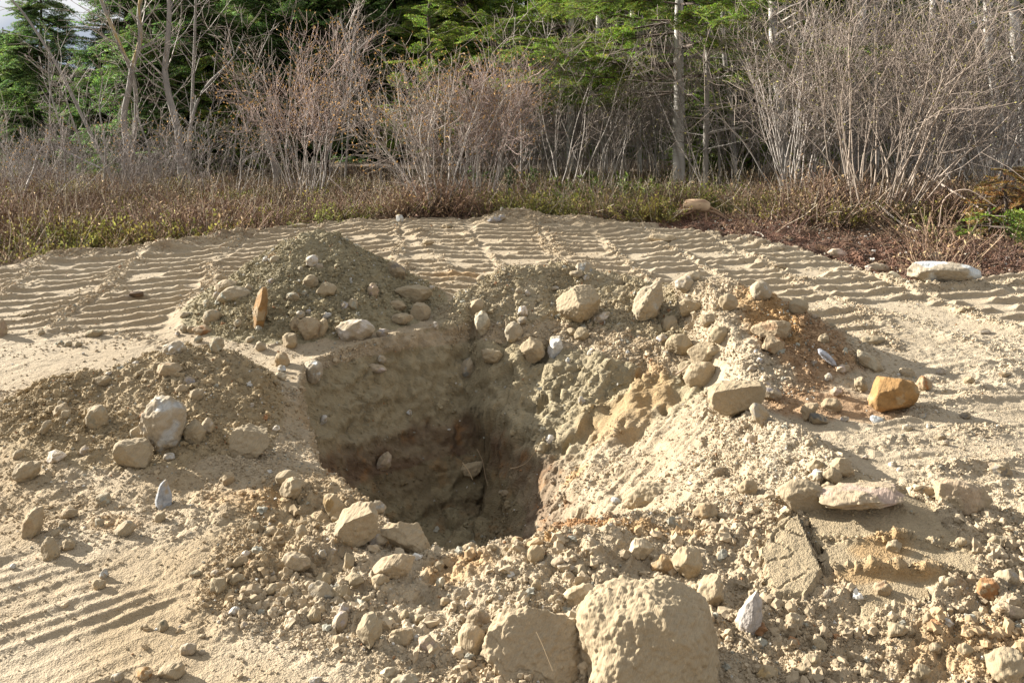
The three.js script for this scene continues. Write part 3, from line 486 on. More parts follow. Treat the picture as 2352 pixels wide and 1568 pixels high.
R('c', 395, 1080, 295, 225, -14, 0.75, 's', 'big sandy block with a flat top at the head of the berm', { coat: 0.75, box: 4 });
R('c', 545, 1215, 90, 185, 33, 0.55, 'g', 'grey stone leaning against the big flat-topped block', { tint: [0.34, 0.31, 0.26] });
R('c', 600, 1070, 135, 84, -5, 0.5, 'm', 'grey-purple stone right of the big flat-topped block', { tint: [0.33, 0.28, 0.25] });
R('c', 575, 1022, 72, 36, -5, 0.4, 'p', 'small pale stone on the grey-purple one');
R('c', 850, 1180, 92, 140, -25, 0.7, 'b', 'upright brown plate of stone in the rusty soil', { tint: [0.38, 0.24, 0.14] });
R('c', 1000, 1150, 120, 92, 0, 0.35, 'r', 'round rusty lump between the brown plate and the orange boulder', { cat: 'soil lump', name: 'soil_lump', tint: [0.36, 0.185, 0.07] });
R('c', 910, 1237, 112, 72, -10, 0.6, 'd', 'dark brown stone in front of the brown plate');
R('c', 1290, 1240, 90, 52, -8, 0.3, 'w', 'white stone in front of the orange boulder');
R('c', 1695, 935, 52, 46, 0, 0.2, 'w', 'white pebble on the pad, topmost right of the orange boulder');
R('c', 1255, 732, 125, 64, 0, 0.35, 's', 'sandy stone on the pad behind the shaded flank');
R('c', 1870, 990, 64, 42, 0, 0.5, 'k', 'greyish lump on the pad far right of the orange boulder', { coat: 1, cat: 'soil lump', name: 'soil_lump' });
R('c', 2095, 952, 62, 30, 0, 0.6, 'b', 'flat brown stone on the pad near the right edge');
for (const [f, x, y, w, h, k] of [['b', 1650, 465, 34, 36, 'w'], ['b', 1447, 532, 54, 26, 'w'], ['b', 1275, 562, 30, 38, 'w'], ['b', 1685, 942, 54, 46, 'w'], ['b', 1215, 548, 34, 28, 'g'], ['b', 660, 530, 42, 32, 'w'], ['b', 690, 768, 28, 42, 'w'], ['b', 1560, 815, 58, 62, 's'], ['b', 1240, 735, 60, 40, 'g'], ['b', 980, 472, 60, 40, 's'], ['b', 1535, 995, 28, 36, 'w'], ['c', 120, 875, 36, 52, 'w'], ['c', 235, 802, 84, 62, 's'], ['c', 490, 917, 64, 52, 'p'], ['c', 540, 862, 40, 32, 'm'], ['c', 1065, 915, 72, 52, 'p'], ['c', 975, 970, 48, 46, 'w'], ['c', 940, 727, 80, 52, 's'], ['c', 1180, 1015, 66, 96, 's'], ['c', 480, 1367, 84, 62, 'p'], ['c', 1080, 1237, 48, 32, 'm'], ['c', 885, 875, 32, 24, 'm'], ['c', 1030, 1065, 66, 56, 'p'], ['b', 1915, 940, 24, 22, 'w'], ['c', 720, 705, 40, 30, 's'], ['c', 850, 1392, 50, 44, 'g']])
  R(f, x, y, w, h, 15, 0.4, k, 'small pale or sandy stone scattered over the sunny right heap', { group: gC });
// stones at the far edge of the sand
R('b', 458, 88, 46, 52, 8, 0.6, 'w', 'white pointed stone on the far edge of the sand below the bare bushes');
R('b', 1060, 92, 92, 38, 4, 0.3, 'm', 'grey flat stone on the far edge of the sand, right of centre');
R('b', 1112, 80, 42, 30, 0, 0.4, 'm', 'little grey stone touching the grey flat one at the far edge');
R('b', 765, 135, 62, 30, -5, 0.3, 's', 'low sandy stone on the far edge below the middle bush');
R('b', 640, 235, 72, 30, 3, 0.4, 'c', 'pale flat stone in the far tracks left of centre');
R('b', 2140, 208, 145, 48, -3, 0.5, 'c', 'pale flat rock lying in the far tracks');
R('a', 1905, 135, 90, 34, 5, 0.3, 's', 'sandy stone on the far left edge of the sand');
R('c', 1695, 295, 385, 125, -3, 0.3, 'w', 'big low white boulder where the sand meets the dark soil on the right', { coat: 0.3, depth: 1.1 });
R('c', 1035, 182, 115, 58, -5, 0.5, 'p', 'pinkish brown stone at the edge of the dark soil');
R('c', 1290, 275, 145, 60, -6, 0.4, 'p', 'flat pinkish stone left of the big white boulder');
R('c', 1400, 326, 92, 50, -18, 0.5, 'c', 'pale slab in front of the flat pinkish stone');
R('c', 1660, 200, 72, 58, 20, 0.6, 'p', 'pink stone standing in the dark soil behind the big white boulder');
R('c', 670, 260, 78, 36, -6, 0.6, 'd', 'dark chip of wood lying in the right tracks', { cat: 'wood chip', name: 'wood_chip', tint: [0.13, 0.08, 0.05] });
R('a', 875, 570, 95, 42, 0, 0.5, 'b', 'dark brown lump of soil in the left tracks', { tint: [0.16, 0.09, 0.045], cat: 'soil lump', name: 'soil_lump', coat: 0 });
R('a', 6, 790, 62, 115, 0, 0.2, 'p', 'brown boulder cut by the left edge of the picture', { tint: [0.34, 0.27, 0.2] });
R('c', 1430, 1560, 34, 30, 0, 0.3, 'w', 'white pebble on the right pad above the flat pinkish slab');
for (const [f, x, y, w, h, k] of [['a', 500, 890, 42, 36, 'e'], ['a', 435, 890, 42, 30, 'e'], ['a', 380, 880, 52, 30, 'e'], ['a', 600, 820, 92, 50, 'k'], ['a', 865, 1010, 42, 24, 'w'], ['a', 530, 950, 20, 18, 'w'], ['a', 260, 815, 40, 30, 'e'], ['a', 1010, 960, 40, 26, 's'], ['a', 150, 705, 44, 22, 's']])
  R(f, x, y, w, h, 10, 0.4, k, 'small greenish or pale stone on the flat sand left of the heaps', { group: 'small stones on the left pad' });
for (const [f, x, y, w, h, k] of [['c', 1575, 1215, 44, 32, 'w'], ['c', 1620, 1282, 42, 36, 'w'], ['c', 1690, 1352, 62, 42, 'd'], ['c', 1710, 1000, 32, 26, 'p'], ['c', 1660, 1190, 30, 26, 'w'], ['c', 1040, 1440, 44, 40, 's'], ['c', 1210, 1480, 36, 28, 'p'], ['c', 1385, 1522, 50, 36, 'w'], ['c', 1960, 675, 100, 34, 'g'], ['c', 2060, 1540, 120, 60, 'd'], ['c', 1720, 1390, 44, 30, 'p'], ['c', 1480, 1290, 60, 40, 'g'], ['c', 885, 582, 34, 28, 'p'], ['c', 1830, 540, 46, 34, 's'], ['c', 1880, 540, 56, 36, 't'], ['c', 1000, 640, 40, 24, 's'], ['c', 1850, 1215, 60, 40, 'd']])
  R(f, x, y, w, h, 8, 0.45, k, 'small stone lying loose on the flat sand right of the right heap', { group: 'small stones on the right pad' });
// the low heap on the left
const gB = 'small stones on the low left heap';
R('a', 1050, 1392, 235, 315, 8, 0.3, 'w', 'big white-faced boulder crusted with sand in the middle of the low left heap', { coat: 0.33, taper: -0.1 });
R('a', 892, 1465, 115, 105, 30, 0.6, 's', 'sandy wedge left of the big white-faced boulder');
R('d', 825, 155, 192, 165, -8, 0.7, 's', 'blocky sandy boulder just below the white-faced boulder', { coat: 0.7, box: 4 });
R('a', 622, 1355, 118, 145, 12, 0.2, 's', 'rounded sandy cobble standing left on the low heap');
R('a', 1240, 1455, 125, 155, -15, 0.5, 'k', 'crumbly sand lump right of the big white-faced boulder', { coat: 1, cat: 'soil lump', name: 'soil_lump' });
R('a', 1322, 1420, 62, 105, -5, 0.3, 'g', 'narrow grey-white stone half buried right of the crumbly lump');
R('a', 1590, 1500, 270, 190, 24, 0.8, 's', 'square-edged sandy slab half buried between the low heap and the pit', { coat: 0.9, box: 5 });
R('a', 1255, 1210, 84, 72, 30, 0.5, 's', 'sandy angular stone on the upper slope of the low heap');
R('a', 655, 1120, 84, 62, 10, 0.4, 's', 'sandy stone on the left skyline of the low heap');
R('a', 1205, 1128, 68, 62, 35, 0.4, 'm', 'grey-white stone near the top of the low heap');
R('a', 1160, 1178, 64, 52, 0, 0.3, 's', 'sandy stone under the grey-white one near the top of the low heap');
R('a', 390, 1312, 92, 72, 25, 0.3, 's', 'sandy stone on the far left slope of the low heap');
R('a', 290, 1420, 45, 112, -28, 0.5, 'e', 'flat greenish stone on edge at the far left of the low heap');
R('d', 165, 255, 145, 110, 25, 0.2, 's', 'oval sandy cobble low on the far left');
R('d', 345, 160, 105, 72, 20, 0.55, 'w', 'white angular stone right of the oval sandy cobble');
R('d', 523, 125, 52, 56, 25, 0.5, 'm', 'small bluish stone at the foot of the low heap, left of the blocky boulder');
R('d', 1050, 165, 64, 50, 0, 0.4, 'w', 'white stone right of the blocky sandy boulder');
R('d', 1415, 300, 82, 76, 0, 0.2, 's', 'round sandy cobble right of the low heap');
R('d', 1022, 405, 112, 178, 0, 0.6, 'g', 'pointed grey-blue stone standing in front of the low heap', { taper: 0.45, coat: 0.08, tint: [0.46, 0.44, 0.42] });
R('d', 995, 537, 58, 62, 0, 0.3, 't', 'small tan cobble below the pointed grey-blue stone');
R('d', 642, 430, 78, 72, -15, 0.35, 'e', 'greenish cobble in front of the blocky sandy boulder');
R('d', 615, 577, 48, 52, 20, 0.2, 'e', 'small oval cobble left of the flat pale one');
R('d', 766, 622, 125, 78, 38, 0.35, 'e', 'flat pale oval stone at the bottom of the low heap');
R('d', 205, 580, 98, 205, -14, 0.2, 's', 'tall sandy cobble at the far left of the low heap');
R('d', 315, 737, 105, 138, 5, 0.5, 's', 'wedge-shaped sandy stone below the tall sandy cobble', { taper: 0.3 });
R('d', 420, 717, 74, 60, 5, 0.25, 't', 'round tan cobble right of the wedge-shaped stone');
R('d', 425, 520, 90, 62, 10, 0.4, 's', 'sandy stone right of the tall sandy cobble');
R('d', 640, 895, 42, 56, -8, 0.4, 'w', 'small pale upright stone in front of the low heap');
R('d', 610, 960, 78, 62, 10, 0.4, 't', 'tan stone under the small pale upright one');
R('d', 1780, 295, 118, 84, 0, 0.4, 's', 'sandy stone on the left lip of the pit, behind the broad one');
R('d', 1812, 362, 125, 114, 10, 0.45, 's', 'broad sandy stone on the left lip of the pit', { coat: 0.9 });
R('d', 1840, 815, 152, 100, -12, 0.6, 's', 'sandy stone with a pale broken corner in front of the pit', { tint: [0.50, 0.42, 0.31] });
for (const [f, x, y, w, h, k] of [['d', 110, 150, 62, 56, 's'], ['d', 75, 845, 36, 28, 'w'], ['d', 395, 1085, 52, 26, 'c'], ['d', 1520, 768, 56, 36, 'w'], ['d', 1480, 815, 92, 46, 's'], ['d', 1335, 888, 46, 46, 'p'], ['d', 1450, 1120, 66, 40, 'w'], ['d', 1515, 1210, 40, 30, 'p'], ['d', 1010, 1215, 56, 66, 'k'], ['d', 895, 1218, 36, 28, 't'], ['d', 1250, 1280, 60, 22, 's'], ['d', 1785, 1355, 30, 22, 'm'], ['d', 1215, 890, 62, 42, 'k'], ['d', 390, 590, 52, 60, 's'], ['a', 1762, 1430, 46, 40, 'w'], ['a', 1600, 1277, 36, 26, 'w'], ['a', 1710, 1335, 26, 30, 'w'], ['a', 690, 1077, 46, 26, 'w'], ['a', 385, 1275, 42, 40, 'e'], ['a', 420, 1335, 46, 50, 's'], ['d', 345, 640, 46, 40, 's'], ['d', 540, 835, 22, 18, 'm'], ['d', 970, 1235, 24, 22, 'w'], ['d', 1360, 1190, 24, 22, 'w'], ['d', 1115, 1220, 20, 16, 'm'], ['d', 1260, 1380, 26, 18, 'm'], ['d', 2000, 770, 40, 60, 'w'], ['d', 2070, 752, 40, 34, 'm'], ['d', 1690, 885, 24, 34, 'w'], ['d', 1420, 870, 26, 24, 'm']])
  R(f, x, y, w, h, 20, 0.4, k, 'small loose stone on the trodden sand in the lower left', { group: gB });
R('d', 1165, 1355, 95, 66, 15, 0.4, 'p', 'pinkish white stone on the trodden sand at the lower left');
R('d', 720, 1537, 72, 52, 15, 0.3, 'g', 'grey stone at the bottom edge, lower left');
R('d', 895, 1507, 96, 72, -10, 0.4, 'o', 'orange-brown stone at the bottom edge, right of the grey one', { tint: [0.42, 0.25, 0.10] });
R('d', 1060, 1490, 145, 92, 8, 0.5, 't', 'ochre lump at the bottom edge, right of the orange-brown stone', { coat: 0.8 });
R('d', 1960, 1552, 72, 46, 5, 0.3, 'w', 'white stone at the bottom edge, left of centre');
// rubble along the near rim
R('e', 172, 590, 275, 205, 20, 0.65, 's', 'big angular tan block on the near left rim of the pit', { box: 4, tint: [0.45, 0.36, 0.24], coat: 0.5 });
R('e', 40, 480, 120, 165, 12, 0.4, 't', 'ochre-topped stone left of the big angular tan block', { tint: [0.42, 0.28, 0.12] });
R('e', 305, 682, 118, 78, 5, 0.45, 'w', 'white stone below the big angular tan block');
R('e', 310, 485, 84, 84, 10, 0.6, 'g', 'grey stone right of the big angular tan block at the rim');
R('e', 520, 672, 330, 150, -36, 0.7, 's', 'long sandy slab sloping along the near rim of the pit', { coat: 0.8, box: 5 });
R('e', 415, 832, 235, 118, 12, 0.55, 's', 'flat reddish sandy slab below the long sloping one', { tint: [0.40, 0.29, 0.19], coat: 0.6 });
R('e', 130, 830, 70, 125, -6, 0.7, 'k', 'thin sandy slab standing on edge at the near left rim');
R('e', 325, 935, 110, 76, 0, 0.5, 't', 'tan stone in the rubble under the flat reddish slab');
R('e', 260, 1240, 125, 192, -4, 0.45, 'e', 'upright grey-tan cobble at the lower centre', { coat: 0.5 });
R('e', 455, 1287, 145, 92, 8, 0.5, 't', 'tan angular stone right of the upright grey-tan cobble', { coat: 0.4 });
R('e', 555, 1287, 40, 42, 0, 0.2, 'w', 'white pebble right of the tan angular stone');
R('e', 622, 1325, 112, 82, -20, 0.5, 'p', 'pale flat-sided stone below the white pebble');
R('e', 75, 1185, 80, 118, -15, 0.3, 'm', 'smooth grey-white cobble, lower of the pair left of the upright cobble');
R('e', 98, 1110, 56, 66, -20, 0.35, 'm', 'smooth grey-white cobble, upper of the pair left of the upright cobble');
R('d', 1995, 1000, 165, 102, -12, 0.4, 'g', 'broad grey stone among dark lumps at the lower left rim');
R('e', 872, 1085, 32, 42, 10, 0.3, 'w', 'small white pebble above the split brownish boulder');
R('e', 702, 945, 50, 84, -18, 0.5, 'c', 'narrow pale stone in the rubble before the pit');
R('e', 1940, 737, 142, 122, 25, 0.55, 'c', 'cream angular stone above the biggest boulder');
R('e', 2090, 835, 165, 112, 8, 0.3, 'c', 'cream stone with a rust-orange back, right of the cream angular one', { tint: [0.50, 0.35, 0.18] });
R('e', 1430, 820, 78, 58, 25, 0.4, 'p', 'pale pinkish stone in the rubble, leftmost of a row before the pit');
R('e', 1478, 850, 92, 42, -6, 0.5, 'g', 'flat grey stone right of the pale pinkish one');
R('e', 1572, 872, 104, 62, -10, 0.5, 't', 'tan stone at the right end of the row before the pit');
R('e', 1582, 1020, 215, 148, 24, 0.6, 'c', 'cream angular stone between the two big boulders', { coat: 0.25 });
R('e', 1290, 772, 96, 104, 0, 0.4, 't', 'ochre lump of soil on the near rim of the pit', { coat: 0.5, tint: [0.46, 0.30, 0.12], cat: 'soil lump', name: 'soil_lump' });
R('e', 1985, 405, 280, 120, 10, 0.4, 's', 'low sand-covered boulder below the sunny slope', { coat: 0.8 });
R('e', 1785, 440, 52, 46, 0, 0.3, 'w', 'white pebble left of the low sand-covered boulder');
R('e', 930, 1180, 142, 124, 10, 0.35, 'b', 'brown rounded stone touching the split brownish boulder', { tint: [0.38, 0.26, 0.15] });
R('e', 890, 1305, 175, 175, 30, 0.6, 'b', 'brown angular stone under the brown rounded one', { tint: [0.38, 0.27, 0.16], coat: 0.4 });
R('e', 372, 1500, 90, 56, 30, 0.5, 'c', 'cream stone near the bottom edge, lower centre');
R('e', 480, 1552, 150, 56, 3, 0.3, 'c', 'flat cream stone cut by the bottom edge');
R('e', 650, 1470, 32, 30, 0, 0.3, 'r', 'small orange lump near the bottom edge', { cat: 'soil lump', name: 'soil_lump' });
const gD = 'sandy lumps along the near rim';
for (const [f, x, y, w, h, k] of [['d', 2010, 930, 92, 84, 'k'], ['d', 1360, 960, 90, 92, 'k'], ['d', 1690, 990, 78, 62, 'k'], ['d', 1780, 1000, 72, 70, 's'], ['d', 1570, 1052, 76, 56, 's'], ['d', 1460, 920, 90, 60, 'k'], ['d', 2105, 1317, 46, 62, 's'], ['e', 60, 1302, 52, 62, 's'], ['e', 1400, 1050, 52, 52, 's'], ['e', 1195, 1035, 42, 42, 'p'], ['e', 1335, 835, 46, 30, 'w'], ['e', 690, 835, 60, 56, 's'], ['e', 240, 1050, 52, 40, 's'], ['e', 165, 930, 110, 70, 'k'], ['e', 85, 1000, 100, 80, 'k'], ['e', 380, 1105, 50, 32, 'm'], ['e', 480, 1150, 44, 60, 'k'], ['e', 830, 1170, 42, 44, 'c'], ['e', 1020, 730, 56, 40, 't'], ['e', 1110, 750, 60, 50, 's'], ['e', 880, 730, 84, 50, 's'], ['e', 600, 1080, 40, 40, 's'], ['e', 730, 1060, 60, 50, 's'], ['e', 1410, 955, 20, 30, 'm'], ['d', 1950, 1150, 80, 90, 'k'], ['d', 1900, 1090, 70, 40, 'k'], ['d', 1930, 850, 70, 60, 's'], ['d', 2110, 640, 50, 80, 's'], ['d', 1870, 640, 60, 80, 's'], ['d', 1580, 600, 70, 70, 'k'], ['d', 1680, 630, 90, 60, 's'], ['e', 560, 1170, 70, 50, 's'], ['e', 1300, 960, 50, 60, 's']])
  R(f, x, y, w, h, 12, 0.5, k, 'sandy fist-sized lump in the rubble along the near rim of the pit', { group: gD, coat: 0.7 });
// lower right
R('f', 1925, 312, 345, 200, -14, 0.5, 't', 'brown boulder with a grooved right side on the right pad', { tint: [0.42, 0.32, 0.21], coat: 0.3 });
R('f', 1240, 292, 505, 84, 5, 0.0, 'p', 'long flat pinkish slab lying behind the clay slab', { tint: [0.40, 0.31, 0.25], coat: 0.3, depth: 1.4, box: 5 });
R('f', 860, 305, 290, 195, -10, 0.3, 'b', 'dark rounded sand-crusted boulder left of the flat pinkish slab', { coat: 0.6, tint: [0.28, 0.21, 0.14] });
R('f', 492, 252, 104, 112, 0, 0.25, 't', 'round brown cobble above the tan one on the near slope');
R('f', 205, 412, 132, 112, 0, 0.25, 't', 'round tan cobble on the near slope right of the low sand-covered boulder');
R('f', 238, 945, 165, 235, -20, 0.5, 't', 'tan angular stone just right of the biggest boulder', { tint: [0.47, 0.35, 0.21] });
R('f', 505, 1105, 165, 262, -18, 0.45, 'w', 'bright white pointed stone right of the biggest boulder', { taper: 0.4, coat: 0.02, tint: [0.58, 0.51, 0.44] });
R('f', 82, 742, 172, 185, 10, 0.3, 'c', 'rounded cream boulder right behind the biggest boulder', { coat: 0.4, tint: [0.50, 0.38, 0.22] });
R('f', 2110, 925, 132, 136, -10, 0.35, 'r', 'rusty orange stone at the right edge of the clay slab', { tint: [0.40, 0.19, 0.07], coat: 0.1 });
R('f', 2235, 860, 125, 130, -12, 0.4, 'g', 'grey stone above the rusty orange one');
R('f', 2250, 1082, 185, 96, -8, 0.3, 'p', 'greyish long stone at the right edge');
R('f', 2225, 1450, 235, 225, 0, 0.45, 's', 'tan boulder in the bottom right corner', { coat: 0.7 });
R('f', 1690, 276, 96, 62, 5, 0.35, 't', 'small brown cobble left of the grooved boulder');
R('f', 2208, 135, 142, 76, -10, 0.6, 'd', 'dark hollow lump of soil behind the grooved boulder', { cat: 'soil lump', name: 'soil_lump' });
R('f', 1130, 110, 150, 130, -25, 0.6, 'k', 'dark crumbly lump at the end of the berm', { cat: 'soil lump', name: 'soil_lump', coat: 0.9, tint: [0.30, 0.22, 0.12] });
R('f', 800, 1152, 104, 94, 0, 0.4, 'm', 'grey lump below the cracked clay', { tint: [0.36, 0.31, 0.25], coat: 0.4 });
R('f', 622, 1502, 122, 92, 5, 0.35, 't', 'ochre stone at the bottom edge right of the biggest boulder', { tint: [0.45, 0.31, 0.14] });
R('f', 1400, 930, 110, 84, 10, 0.5, 'r', 'rusty lump on the middle step of the clay slab', { tint: [0.38, 0.22, 0.11], cat: 'soil lump', name: 'soil_lump' });
for (const [f, x, y, w, h, k] of [['f', 695, 1166, 64, 48, 'p'], ['f', 920, 1412, 92, 82, 'k'], ['f', 1475, 650, 104, 70, 's'], ['f', 320, 452, 62, 52, 's'], ['f', 1030, 250, 80, 60, 's'], ['f', 1060, 170, 110, 100, 'k'], ['f', 940, 110, 90, 90, 'k'], ['f', 960, 1300, 90, 90, 's'], ['f', 1490, 1210, 130, 70, 's'], ['f', 1580, 1225, 80, 70, 's'], ['f', 1700, 1130, 70, 60, 's'], ['f', 1850, 880, 60, 50, 's'], ['f', 1930, 610, 70, 50, 's'], ['f', 2170, 610, 110, 60, 's'], ['f', 2040, 1120, 70, 60, 's'], ['f', 1300, 1180, 90, 60, 's'], ['f', 735, 310, 52, 42, 's'], ['f', 410, 400, 34, 30, 'w'], ['f', 860, 1480, 90, 70, 's'], ['f', 1960, 1340, 80, 70, 'k'], ['f', 1660, 1500, 110, 90, 'k'], ['f', 1290, 1500, 80, 60, 's'], ['f', 1750, 1330, 80, 50, 's'], ['f', 1030, 960, 60, 44, 'm']])
  R(f, x, y, w, h, 12, 0.5, k, 'fist-sized sandy lump in the rubble around the clay slab', { group: 'sandy lumps around the clay slab', coat: 0.7 });
// small stones are told apart by the larger stone they lie next to
{
  const short = (l) => l.split(/ (?:on|at|in|of|below|behind|beside|just|right|left|under|under|with|that|standing|near|set|along|leaning|lying|cut|where|sloping|jutting|perched|sticking|touching|above|between|half|highest|resting|crusted|from|low|high|and|strewn|embedded)\b/)[0].replace(/,.*$/, '');
  const big = STONES.filter((q) => !q.group), names = new Map(); for (const b of big) { b.short = short(b.label); names.set(b.short, (names.get(b.short) || 0) + 1); }
  const anchors = big.filter((b) => names.get(b.short) === 1 && b.short.split(' ').length <= 5), TONE = { w: 'white', m: 'bluish grey', g: 'grey', e: 'greenish grey', d: 'dark', s: 'sandy', k: 'crumbly brownish', p: 'pinkish', c: 'cream', t: 'tan', b: 'brown', o: 'orange', r: 'rusty' }, seen = new Map(), RANK = ['nearest to it', 'second nearest to it', 'third nearest to it', 'fourth nearest to it', 'fifth nearest to it', 'sixth nearest to it'];
  for (const q of STONES.filter((t) => t.group)) {
    let best = 1e9, a = null; for (const b of anchors) { const d = Math.hypot(q.x - b.x, q.y - b.y) - 0.4 * Math.max(b.w, b.h); if (d < best) { best = d; a = b; } }
    const dx = q.x - a.x, dy = q.y - a.y, dir = Math.abs(dx) > 1.8 * Math.abs(dy) ? (dx > 0 ? 'right of' : 'left of') : Math.abs(dy) > 1.8 * Math.abs(dx) ? (dy > 0 ? 'below' : 'above') : (dy > 0 ? 'below and ' : 'above and ') + (dx > 0 ? 'right of' : 'left of');
    const l = `${Math.max(q.w, q.h) < 17 ? 'tiny' : 'small'} ${TONE[q.kind]} ${q.kind === 'k' || q.kind === 's' ? 'lump' : 'stone'} ${dir} the ${a.short}`; if (!seen.has(l)) seen.set(l, []); seen.get(l).push([best, q]);
  }
  for (const [l, v] of seen) { v.sort((a, b) => a[0] - b[0]); v.forEach(([, q], i) => { q.m.userData.label = v.length > 1 && RANK[i] ? `${l}, ${RANK[i]}` : l; }); }
}
console.log('stones', seedRock);

// ---------------------------------------------------------------- crumbs and grit: thousands of small lumps nobody could count
{
  const r = rng(4242), N = 150000, M = new THREE.Matrix4(), q = new THREE.Quaternion(), e = new THREE.Euler(), p = new THREE.Vector3(), s = new THREE.Vector3(), c = new THREE.Color();
  const kinds = [0, 1, 2, 3].map((k) => { let g = new THREE.IcosahedronGeometry(1, 1); g.deleteAttribute('normal'); g.deleteAttribute('uv'); g = mergeVertices(g, 1e-4); const a = g.attributes.position, v = new THREE.Vector3(); for (let i = 0; i < a.count; i++) { v.fromBufferAttribute(a, i); v.multiplyScalar(1 + 0.7 * noise(v.x * 1.4 + k * 7, v.y * 1.4, v.z * 1.4) + 0.4 * noise(v.x * 3.4, v.y * 3.4 + k * 3, v.z * 3.4)); a.setXYZ(i, v.x, v.y * 0.85, v.z); } g = g.toNonIndexed(); g.computeVertexNormals(); return g; });
  const lists = [[], [], [], []];
  const i0 = firstRow, i1 = rows.findIndex((d) => d > 9.8);
  let tries = 0;
  while (lists[0].length + lists[1].length + lists[2].length + lists[3].length < N && tries++ < 3e6) {
    const i = i0 + Math.floor(r() * (i1 - i0)), j = 30 + Math.floor(r() * (NC - 60)), o = i * NC + j, d = rows[i]; if (Math.abs(cols[j]) > 0.62) continue;
    const g = regv[o]; if (g === 1 || (g === 7 && r() < 0.5)) continue;
    const rr = rgh[o], k = clamp(0.5 + 1.3 * fbm(pos[o * 3] * 2.2, pos[o * 3 + 2] * 2.2, 8, 3)); let den = (0.04 + 0.96 * ss(0.25, 0.9, rr)) * (0.1 + k * k); if (d > 6 && g === 0) den *= 0.5; if (g === 2) den *= d > 4.75 ? 0.12 : 0.28; if (g === 6) den *= 0.8;
    if (r() > den) continue;
    const lo = 0.00075 * d, size = lo + 0.0028 * Math.pow(r(), 2) + (r() < 0.03 + 0.05 * rr * k ? 0.011 * Math.pow(r(), 2) * (0.4 + rr) : 0);
    if (size > 0.01 && r() > rr) continue;
    const b = [colr[o * 3], colr[o * 3 + 1], colr[o * 3 + 2]], t = r(), f = 0.8 + 0.35 * r();
    let kc = b.map((v) => v * f * 0.86); if (t < 0.012) kc = [0.52 * f, 0.49 * f, 0.43 * f]; else if (t < 0.05) kc = [0.27 * f, 0.255 * f, 0.2 * f]; else if (t < 0.06) kc = [0.28 * f, 0.15 * f, 0.07 * f];
    e.set(r() * 6, r() * 6, r() * 6); q.setFromEuler(e); const z = 0.75 + 0.5 * r();
    p.set(pos[o * 3] + (r() - 0.5) * 0.01, pos[o * 3 + 1] + size * 0.25, pos[o * 3 + 2] + (r() - 0.5) * 0.01); s.set(size * z, size * (0.7 + 0.4 * r()), size / z);
    lists[Math.floor(r() * 4)].push([M.clone().compose(p, q, s), kc]);
  }
  const mat = new THREE.MeshStandardMaterial({ color: 0xffffff, roughness: 1 }); mat.name = 'crumbs';
  lists.forEach((l, k) => { const m = new THREE.InstancedMesh(kinds[k], mat, l.length); l.forEach(([a, b], i) => { m.setMatrixAt(i, a); m.setColorAt(i, c.setRGB(...b)); }); m.name = numbered('soil_crumbs'); m.castShadow = m.receiveShadow = true; scene.add(m); tag(m, 'loose crumbs of sand and grit strewn over the ground and the heaps', 'soil crumbs', 'soil crumbs and grit', 'stuff'); });
  console.log('crumbs', lists.map((l) => l.length).join(' '), tries);
}

// ---------------------------------------------------------------- plants
// tubes of wood gathered into one geometry
class Wood {
  constructor() { this.p = []; this.n = []; this.i = []; this.c = []; }
  tube(pts, radii, sides, col) {
    const base = this.p.length / 3, t = new THREE.Vector3(), a = new THREE.Vector3(), b = new THREE.Vector3(), m = new THREE.Vector3();
    for (let k = 0; k < pts.length; k++) {
      t.subVectors(pts[Math.min(k + 1, pts.length - 1)], pts[Math.max(k - 1, 0)]).normalize();
      a.set(Math.abs(t.y) > 0.9 ? 1 : 0, Math.abs(t.y) > 0.9 ? 0 : 1, 0).cross(t).normalize(); b.crossVectors(t, a);
      for (let s = 0; s < sides; s++) { const w = s / sides * 6.2832; m.copy(a).multiplyScalar(Math.cos(w)).addScaledVector(b, Math.sin(w)); const c = typeof col === 'function' ? col(pts[k], m) : col; this.p.push(pts[k].x + m.x * radii[k], pts[k].y + m.y * radii[k], pts[k].z + m.z * radii[k]); this.n.push(m.x, m.y, m.z); this.c.push(c[0], c[1], c[2]); }
      if (k) for (let s = 0; s < sides; s++) { const q = base + (k - 1) * sides + s, e = base + (k - 1) * sides + (s + 1) % sides; this.i.push(q, e, q + sides, e, e + sides, q + sides); }
    }
  }
  leaf(x, y, z, dx, dy, dz, nx, ny, nz, l, w, col) {       // a pointed leaf: two triangles
    const b = this.p.length / 3; let sx = dy * nz - dz * ny, sy = dz * nx - dx * nz, sz = dx * ny - dy * nx; const q = Math.hypot(sx, sy, sz) || 1; sx *= w / q; sy *= w / q; sz *= w / q;
    this.p.push(x, y, z, x + dx * l * 0.45 + sx, y + dy * l * 0.45 + sy, z + dz * l * 0.45 + sz, x + dx * l, y + dy * l, z + dz * l, x + dx * l * 0.45 - sx, y + dy * l * 0.45 - sy, z + dz * l * 0.45 - sz);
    for (let k = 0; k < 4; k++) { this.n.push(nx, ny, nz); this.c.push(col[0], col[1], col[2]); } this.i.push(b, b + 1, b + 2, b, b + 2, b + 3);
  }
  geo() { const g = new THREE.BufferGeometry(); g.setAttribute('position', new THREE.Float32BufferAttribute(this.p, 3)); g.setAttribute('normal', new THREE.Float32BufferAttribute(this.n, 3)); g.setAttribute('color', new THREE.Float32BufferAttribute(this.c, 3)); g.setIndex(this.i); return g; }
}
const barkMat = new THREE.MeshStandardMaterial({ vertexColors: true, roughness: 0.95 }); barkMat.name = 'bark';
const leafMat = new THREE.MeshPhysicalMaterial({ vertexColors: true, roughness: 0.85, side: THREE.DoubleSide, transmission: 0.35, thickness: 0, specularIntensity: 0.25 }); leafMat.name = 'leaf';
